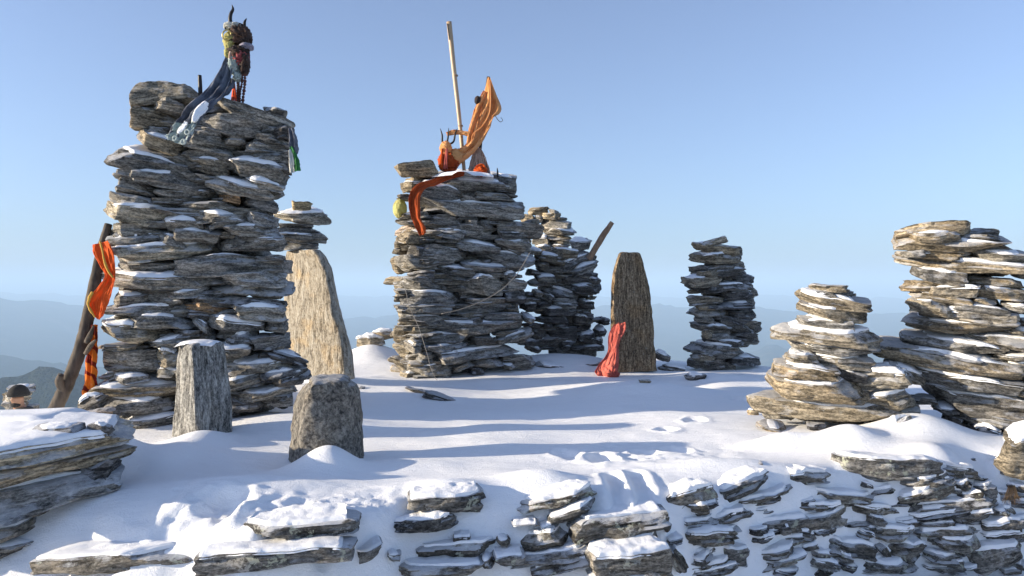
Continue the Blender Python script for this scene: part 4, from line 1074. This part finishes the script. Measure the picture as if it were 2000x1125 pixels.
# --- offerings on the broad cairn
YB = 8.55
bam = tag(empty('bamboo_pole', P(908, 345, YB)), 'slim pale bamboo pole standing on the broad cairn', 'pole')
tube('pole', [(908, 350, YB, 3.5), (898, 240, YB, 4.1), (887, 140, YB, 4.6), (877, 43, YB, 5.2)], M_BAMBOO, bam, n=40, sides=14)
for (x, y, r) in [(889.5, 148, 5.3), (899.5, 246, 4.9), (904, 300, 4.6)]:
    tube('node_ring', [(x - .1, y - 1.2, YB, r), (x + .1, y + 1.2, YB, r)], M_STICK, bam, n=3, sides=14)
tube('split', [(873.5, 46, YB - .03, .8), (875.5, 60, YB - .031, .9), (877.5, 78, YB - .03, .5)], M_IRON, bam, n=8, sides=6)
og = tag(empty('saffron_flag', P(905, 335, YB)), 'sun faded saffron flag on a short stick knotted above the broad cairn', 'flag')
tube('stick', [(934, 330, YB + .05, 3.2), (943, 240, YB + .04, 3.2), (954, 150, YB + .02, 3.4)], M_BARK, og, n=20)
sheet('cloth', [(953, 151), (945, 178), (935, 208), (925, 242), (917, 268), (907, 284), (890, 292), (868, 296)], [(957, 151), (968, 182), (978, 213), (964, 232), (956, 254), (938, 282), (914, 308), (880, 330)],
      [YB, YB - .01, YB - .02, YB - .04, YB - .06, YB - .08, YB - .1, YB - .12], C_SAFFRON, og, folds=1.7, amp=.13, crumple=.10, seed=51, n=120, m=56)
ribbon('cloth', [(948, 178, YB - .03, 8), (937, 206, YB - .07, 14), (927, 236, YB - .09, 14), (921, 262, YB - .1, 16), (916, 286, YB - .1, 10)], C_SAFFRON, og, folds=1.3, amp=.4, seed=52, n=60, m=18)
tube('hem', [(957, 156, YB - .04, 1.0), (958, 190, YB - .09, 1.2), (956, 220, YB - .1, 1.2), (942, 246, YB - .11, 1.2), (924, 262, YB - .12, 1.0), (920, 282, YB - .12, .8)], C_SAFFRON, og, n=50, sides=6)
ribbon('strap', [(872, 262, YB - .08, 8), (886, 258, YB - .1, 9), (902, 259, YB - .1, 9), (918, 262, YB - .1, 8)], C_SAFFRON, og, folds=.8, amp=.3, seed=54, n=30, m=10)
lump('knot', 933, 196, YB - .05, 12, 16, .08, 14, mat=C_DARK, parent=og)
tube('cord', [(965, 222, YB, .8), (971, 232, YB, .8), (977, 238, YB, .7), (982, 235, YB, .6), (978, 229, YB, .5)], M_WIRE, og, n=24, sides=5)
tri = tag(empty('small_trident', P(872, 330, YB - .1)), 'small three pronged trident bundled in orange cloth on the broad cairn', 'trident')
tube('shaft', [(874, 334, YB - .08, 2), (872, 280, YB - .08, 2)], M_IRON, tri, n=6)
tube('prong', [(869, 284, YB - .1, 2.0), (864, 276, YB - .1, 2.0), (863.5, 264, YB - .1, 1.8), (860, 251, YB - .1, .5)], M_IRON, tri)
tube('prong', [(872, 284, YB - .1, 2.0), (875, 268, YB - .1, 1.8), (876.5, 250, YB - .1, .5)], M_IRON, tri)
tube('prong', [(878, 282, YB - .1, 2.0), (886, 276, YB - .1, 2.0), (889, 262, YB - .1, 1.7), (893, 251, YB - .1, .5)], M_IRON, tri)
lump('cloth_wrap', 871, 290, YB - .12, 22, 26, .12, 15, mat=C_SAFFRON, parent=tri, wr=.5)
lump('cloth_wrap', 876, 316, YB - .10, 38, 40, .18, 16, mat=C_RUST, parent=tri, wr=.5)
lump('cloth_wrap', 890, 306, YB - .08, 30, 28, .16, 18, mat=C_SAFFRON, parent=tri, wr=.6)
for (bx, mt, sd) in ((862, C_ORANGE, 3), (871, C_RED, 5)):
    rs = np.random.RandomState(sd); strands = []
    for i in range(16):
        x = rs.uniform(-3, 3)
        p, r = pix([(bx + x * .4 + 2, 290, YB - .19, .9), (bx + x * .8, 310, YB - .2 + rs.uniform(-.02, .02), 1.0), (bx + x * 1.2 - 1, 328 + rs.uniform(-4, 4), YB - .2, .8)])
        strands.append(tube_data(p, r, 8, 5))
    place('tassel', *merge(strands), mt, tri)
pb = tag(empty('pale_cloth_bundle', P(936, 335, YB)), 'pale peach cloth bundled like a cone on the broad cairn', 'cloth')
for sd, (a0, b0, w0) in enumerate([(930, 924, 18), (932, 932, 20), (934, 940, 20), (936, 949, 16)]):
    ribbon('fold', [(a0, 289, YB - .02, 5), ((a0 + b0) / 2, 308, YB - .05, w0 * .7), (b0, 332, YB - .06, w0), (b0 + 1, 342, YB - .06, w0)], C_PALE, pb, folds=2.6, amp=.3, seed=60 + sd, n=40, m=26)
ob = tag(empty('crumpled_cloth', P(938, 342, YB - .15)), 'crumpled orange cloth lying at the foot of the pale cloth cone', 'cloth')
lump('cloth_heap', 939, 334, YB - .16, 24, 18, .14, 71, mat=C_ORANGE, parent=ob, wr=.75, fq=2.2)
ribbon('loop', [(930, 342, YB - .2, 6), (932, 328, YB - .22, 8), (942, 324, YB - .22, 8), (948, 334, YB - .22, 6)], C_ORANGE, ob, folds=.8, amp=.3, seed=72, n=30, m=10)
tag(sheet('orange_scarf', [(908, 334), (872, 338), (846, 350), (818, 358), (802, 374), (798, 400), (803, 424), (812, 446), (820, 461)], [(906, 344), (874, 352), (852, 362), (832, 368), (820, 386), (821, 408), (822, 428), (831, 444), (832, 456)],
    [8.34, 8.22, 8.10, 8.02, 7.97, 7.96, 7.96, 7.95, 7.95], C_RUST, folds=1.2, amp=.10, crumple=.10, seed=73, n=110, m=26),
    'long rust orange scarf draped down the corner of the broad cairn', 'scarf')
tag(lump('yellow_cloth', 781, 408, 8.42, 26, 36, .16, 75, mat=C_YELL, wr=.25, fq=1.6), 'pale yellow cloth pouch tucked into the left edge of the broad cairn', 'cloth')
tag(tube('iron_stub', [(972, 346, 8.4, 2.0), (972, 336, 8.4, 1.6), (971, 328, 8.4, .8)], M_IRON), 'tiny black iron point on the right top of the broad cairn', 'iron bar')
wire = [[(776, 538, 8.10, .6), (790, 560, 8.0, .6), (800, 600, 7.98, .6), (818, 640, 7.97, .6), (834, 690, 7.95, .6), (842, 720, 7.93, .6), (856, 749, 7.92, .6)],
        [(862, 613, 8.02, .6), (900, 604, 8.04, .6), (946, 586, 8.08, .6), (984, 562, 8.12, .6), (1012, 532, 8.2, .6), (1036, 492, 8.3, .6)]]
tag(tube('wire', wire[0], M_WIRE, n=50, sides=6), 'thin wire hanging down the left corner of the broad cairn to the snow', 'wire')
tag(tube('wire', wire[1], M_WIRE, n=50, sides=6), 'thin slack wire slanting across the dark face of the broad cairn', 'wire')
tag(tube('stick', [(1150, 506, 9.25, 6), (1160, 490, 9.22, 6), (1178, 460, 9.18, 6), (1196, 434, 9.14, 4.5)], M_STICK, n=30, sides=12, lump=.12, seed=9), 'peeled reddish stick poking out of the collapsed stone heap', 'stick')
rc = tag(empty('red_cloth', P(1190, 735, 8.3)), 'faded red cloth tied at the left edge of the brown standing slab', 'cloth')
sheet('cloth', [(1198, 634), (1188, 656), (1186, 688), (1167, 716), (1162, 728), (1174, 737)], [(1220, 630), (1216, 650), (1208, 672), (1209, 694), (1208, 716), (1206, 737)],
      [8.44, 8.40, 8.36, 8.32, 8.28, 8.26], C_RED, rc, folds=1.1, amp=.12, crumple=.08, seed=81)
ribbon('loose_end', [(1214, 630, 8.42, 14), (1216, 644, 8.38, 12), (1208, 664, 8.36, 8), (1203, 690, 8.34, 6)], C_RED, rc, folds=1.0, amp=.3, seed=82, n=40, m=12)
lump('gathered_end', 1196, 731, 8.24, 26, 12, .12, 83, mat=C_RED, parent=rc, wr=.6)
gt = np.random.RandomState(5); blades = []
for i in range(60):
    x = gt.uniform(-12, 12); yb_ = 3.98
    p, r = pix([(1976 + x * .5, 948, yb_, .5), (1976 + x, 966, yb_ - .03, .5), (1976 + x * 1.5 + gt.uniform(-4, 4), 984 + gt.uniform(-12, 4), yb_ - .05, .15)])
    blades.append(tube_data(p, r, 6, 4))
M_GRASS = plain_material('dry_grass', (.07, .045, .025), (.13, .085, .045), 20, .9)
g_ = place('grass_tuft', *merge(blades), M_GRASS)
tag(g_, 'dry brown grass tuft hanging between stones at the right end of the wall', 'grass')
T2R = [o for o in bpy.data.objects if o.get('label', '').startswith('broad stone cairn')][0]
snow_patch('snow_cap', 905, 344, 8.30, 118, .45, .07, 91, T2R)

# ------------------------------------------------------------------ the small far cairn and the person below the platform edge
TP = '''14 762 62 764 10 .3;20 772 54 772 10 .6 pale;8 781 50 782 11 .7 pale;6 792 44 792 12 .4;10 803 60 804 14;6 818 64 818 18;0 836 66 836 20'''
cairn('stone_cairn', 'little grey cairn behind the person in the black beanie', GRP, TP, [(0, 10.4), (80, 10.4)], fill=False, depth=.32, back=.7, base_py=850)

def skin_mesh(verts, edges, radii, sub=2, root=0):
    me = bpy.data.meshes.new('tmp'); me.from_pydata(verts, edges, [])
    o = bpy.data.objects.new('tmp', me); col.objects.link(o)
    m1 = o.modifiers.new('skin', 'SKIN'); m2 = o.modifiers.new('sub', 'SUBSURF'); m2.levels = sub; m2.render_levels = sub
    for i, r in enumerate(radii):
        me.skin_vertices[0].data[i].radius = (r, r) if not isinstance(r, tuple) else r
        me.skin_vertices[0].data[i].use_root = (i == root)
    dg = bpy.context.evaluated_depsgraph_get(); ev = o.evaluated_get(dg); em = ev.to_mesh()
    V = np.array([v.co[:] for v in em.vertices]); Fs = [tuple(p.vertices) for p in em.polygons]
    ev.to_mesh_clear(); bpy.data.objects.remove(o); bpy.data.meshes.remove(me)
    return V, Fs

M_SKIN = plain_material('skin', (.34, .19, .12), (.27, .14, .085), 40, .55, 0, (1, 1, 1), .15)
M_JACKET = plain_material('black_jacket', (.012, .012, .014), (.03, .03, .034), 30, .8)
M_TROUSER = plain_material('dark_trousers', (.02, .022, .03), (.04, .042, .05), 30, .85)
M_BEANIE = plain_material('black_knit', (.010, .010, .011), (.025, .024, .024), 140, .95, 0, (1, 1, .3), .8)
sk = {'pelvis': (0, 0, .92), 'waist': (0, 0, 1.08), 'chest': (0, -.02, 1.30), 'neck': (0, -.03, 1.46), 'jaw': (0, -.075, 1.545), 'skull': (0, -.055, 1.63),
      'shl': (-.18, -.01, 1.40), 'ell': (-.25, -.06, 1.12), 'wrl': (-.20, -.28, 1.04), 'hal': (-.17, -.37, 1.04),
      'shr': (.18, -.01, 1.40), 'elr': (.25, -.06, 1.12), 'wrr': (.20, -.28, 1.04), 'har': (.17, -.37, 1.04),
      'hil': (-.09, 0, .88), 'knl': (-.10, -.03, .48), 'anl': (-.10, 0, .08), 'tol': (-.11, -.15, .04),
      'hir': (.09, 0, .88), 'knr': (.10, -.03, .48), 'anr': (.10, 0, .08), 'tor': (.11, -.15, .04)}
rad = dict(pelvis=.13, waist=.12, chest=.13, neck=.058, jaw=.072, skull=.092, shl=.06, ell=.042, wrl=.03, hal=.036, shr=.06, elr=.042, wrr=.03, har=.036,
           hil=.085, knl=.058, anl=.04, tol=.035, hir=.085, knr=.058, anr=.04, tor=.035)
ks = list(sk)
ed = [('pelvis', 'waist'), ('waist', 'chest'), ('chest', 'neck'), ('neck', 'jaw'), ('jaw', 'skull'), ('chest', 'shl'), ('shl', 'ell'), ('ell', 'wrl'), ('wrl', 'hal'), ('chest', 'shr'), ('shr', 'elr'), ('elr', 'wrr'), ('wrr', 'har'),
      ('pelvis', 'hil'), ('hil', 'knl'), ('knl', 'anl'), ('anl', 'tol'), ('pelvis', 'hir'), ('hir', 'knr'), ('knr', 'anr'), ('anr', 'tor')]
V, Fs = skin_mesh([sk[k] for k in ks], [(ks.index(a_), ks.index(b_)) for a_, b_ in ed], [rad[k] for k in ks], 3)
def dab(V, c, r, push):
    d = np.linalg.norm(V - np.array(c), axis=1); return V + np.exp(-(d / r) ** 2)[:, None] * np.array(push)
V = dab(V, (0, -.15, 1.575), .022, (0, -.030, -.004)); V = dab(V, (-.034, -.135, 1.61), .016, (0, .014, 0)); V = dab(V, (.034, -.135, 1.61), .016, (0, .014, 0))
V = dab(V, (0, -.14, 1.535), .020, (0, -.006, 0)); V = dab(V, (0, -.14, 1.50), .024, (0, -.014, -.006)); V = dab(V, (-.10, -.05, 1.585), .02, (-.016, 0, 0)); V = dab(V, (.10, -.05, 1.585), .02, (.016, 0, 0))
pc = P(45, 774, 9.6)
person = tag(empty('person', (pc[0], pc[1], pc[2] - 1.60)), 'person in black beanie and black jacket below the left snow edge, looking down', 'person')
person.rotation_euler = (0, 0, R(-28))
mesh_obj('body', V, Fs, M_SKIN, person)
def clothed(names, grow, mat, nm):
    e2 = [(a_, b_) for a_, b_ in ed if a_ in names and b_ in names]; k2 = [k for k in ks if k in names]
    v, f = skin_mesh([sk[k] for k in k2], [(k2.index(a_), k2.index(b_)) for a_, b_ in e2], [rad[k] * 1.12 + grow for k in k2], 2)
    v = v + (fbm(v * 14, 5, 3) * .012)[:, None] * np.array([1, 1, .3])
    return mesh_obj(nm, v, f, mat, person)
clothed(['pelvis', 'waist', 'chest', 'neck', 'shl', 'ell', 'wrl', 'shr', 'elr', 'wrr'], .022, M_JACKET, 'jacket')
clothed(['pelvis', 'hil', 'knl', 'anl', 'hir', 'knr', 'anr'], .018, M_TROUSER, 'trousers')
n = 28; th = np.linspace(.02, math.pi * .56, 16); ph = np.linspace(0, 2 * math.pi, n, endpoint=False)
A, B = np.meshgrid(th, ph, indexing='ij')
rr = 1 + .03 * np.sin(B * 14) * (A > 1.35) + .07 * (A > 1.45)
bv = np.stack([.108 * rr * np.sin(A) * np.cos(B), .125 * rr * np.sin(A) * np.sin(B) - .055, .125 * np.cos(A) + 1.635 - .02 * np.sin(B) * 0], -1).reshape(-1, 3)
mesh_obj('beanie', bv, [(i * n + j, i * n + (j + 1) % n, (i + 1) * n + (j + 1) % n, (i + 1) * n + j) for i in range(15) for j in range(n)] + [tuple(range(n))[::-1]], M_BEANIE, person)
beard = mesh_obj('beard', *[q for q in sphere_data(np.array([0, -.085, 1.505]), 1.0, 18, 12)], M_BEANIE, person)
me = beard.data
bvv = np.array([v.co[:] for v in me.vertices]); cB = np.array([0, -.085, 1.505]); bvv = cB + (bvv - cB) * np.array([.068, .062, .042])
me.vertices.foreach_set('co', bvv.ravel()); me.update()
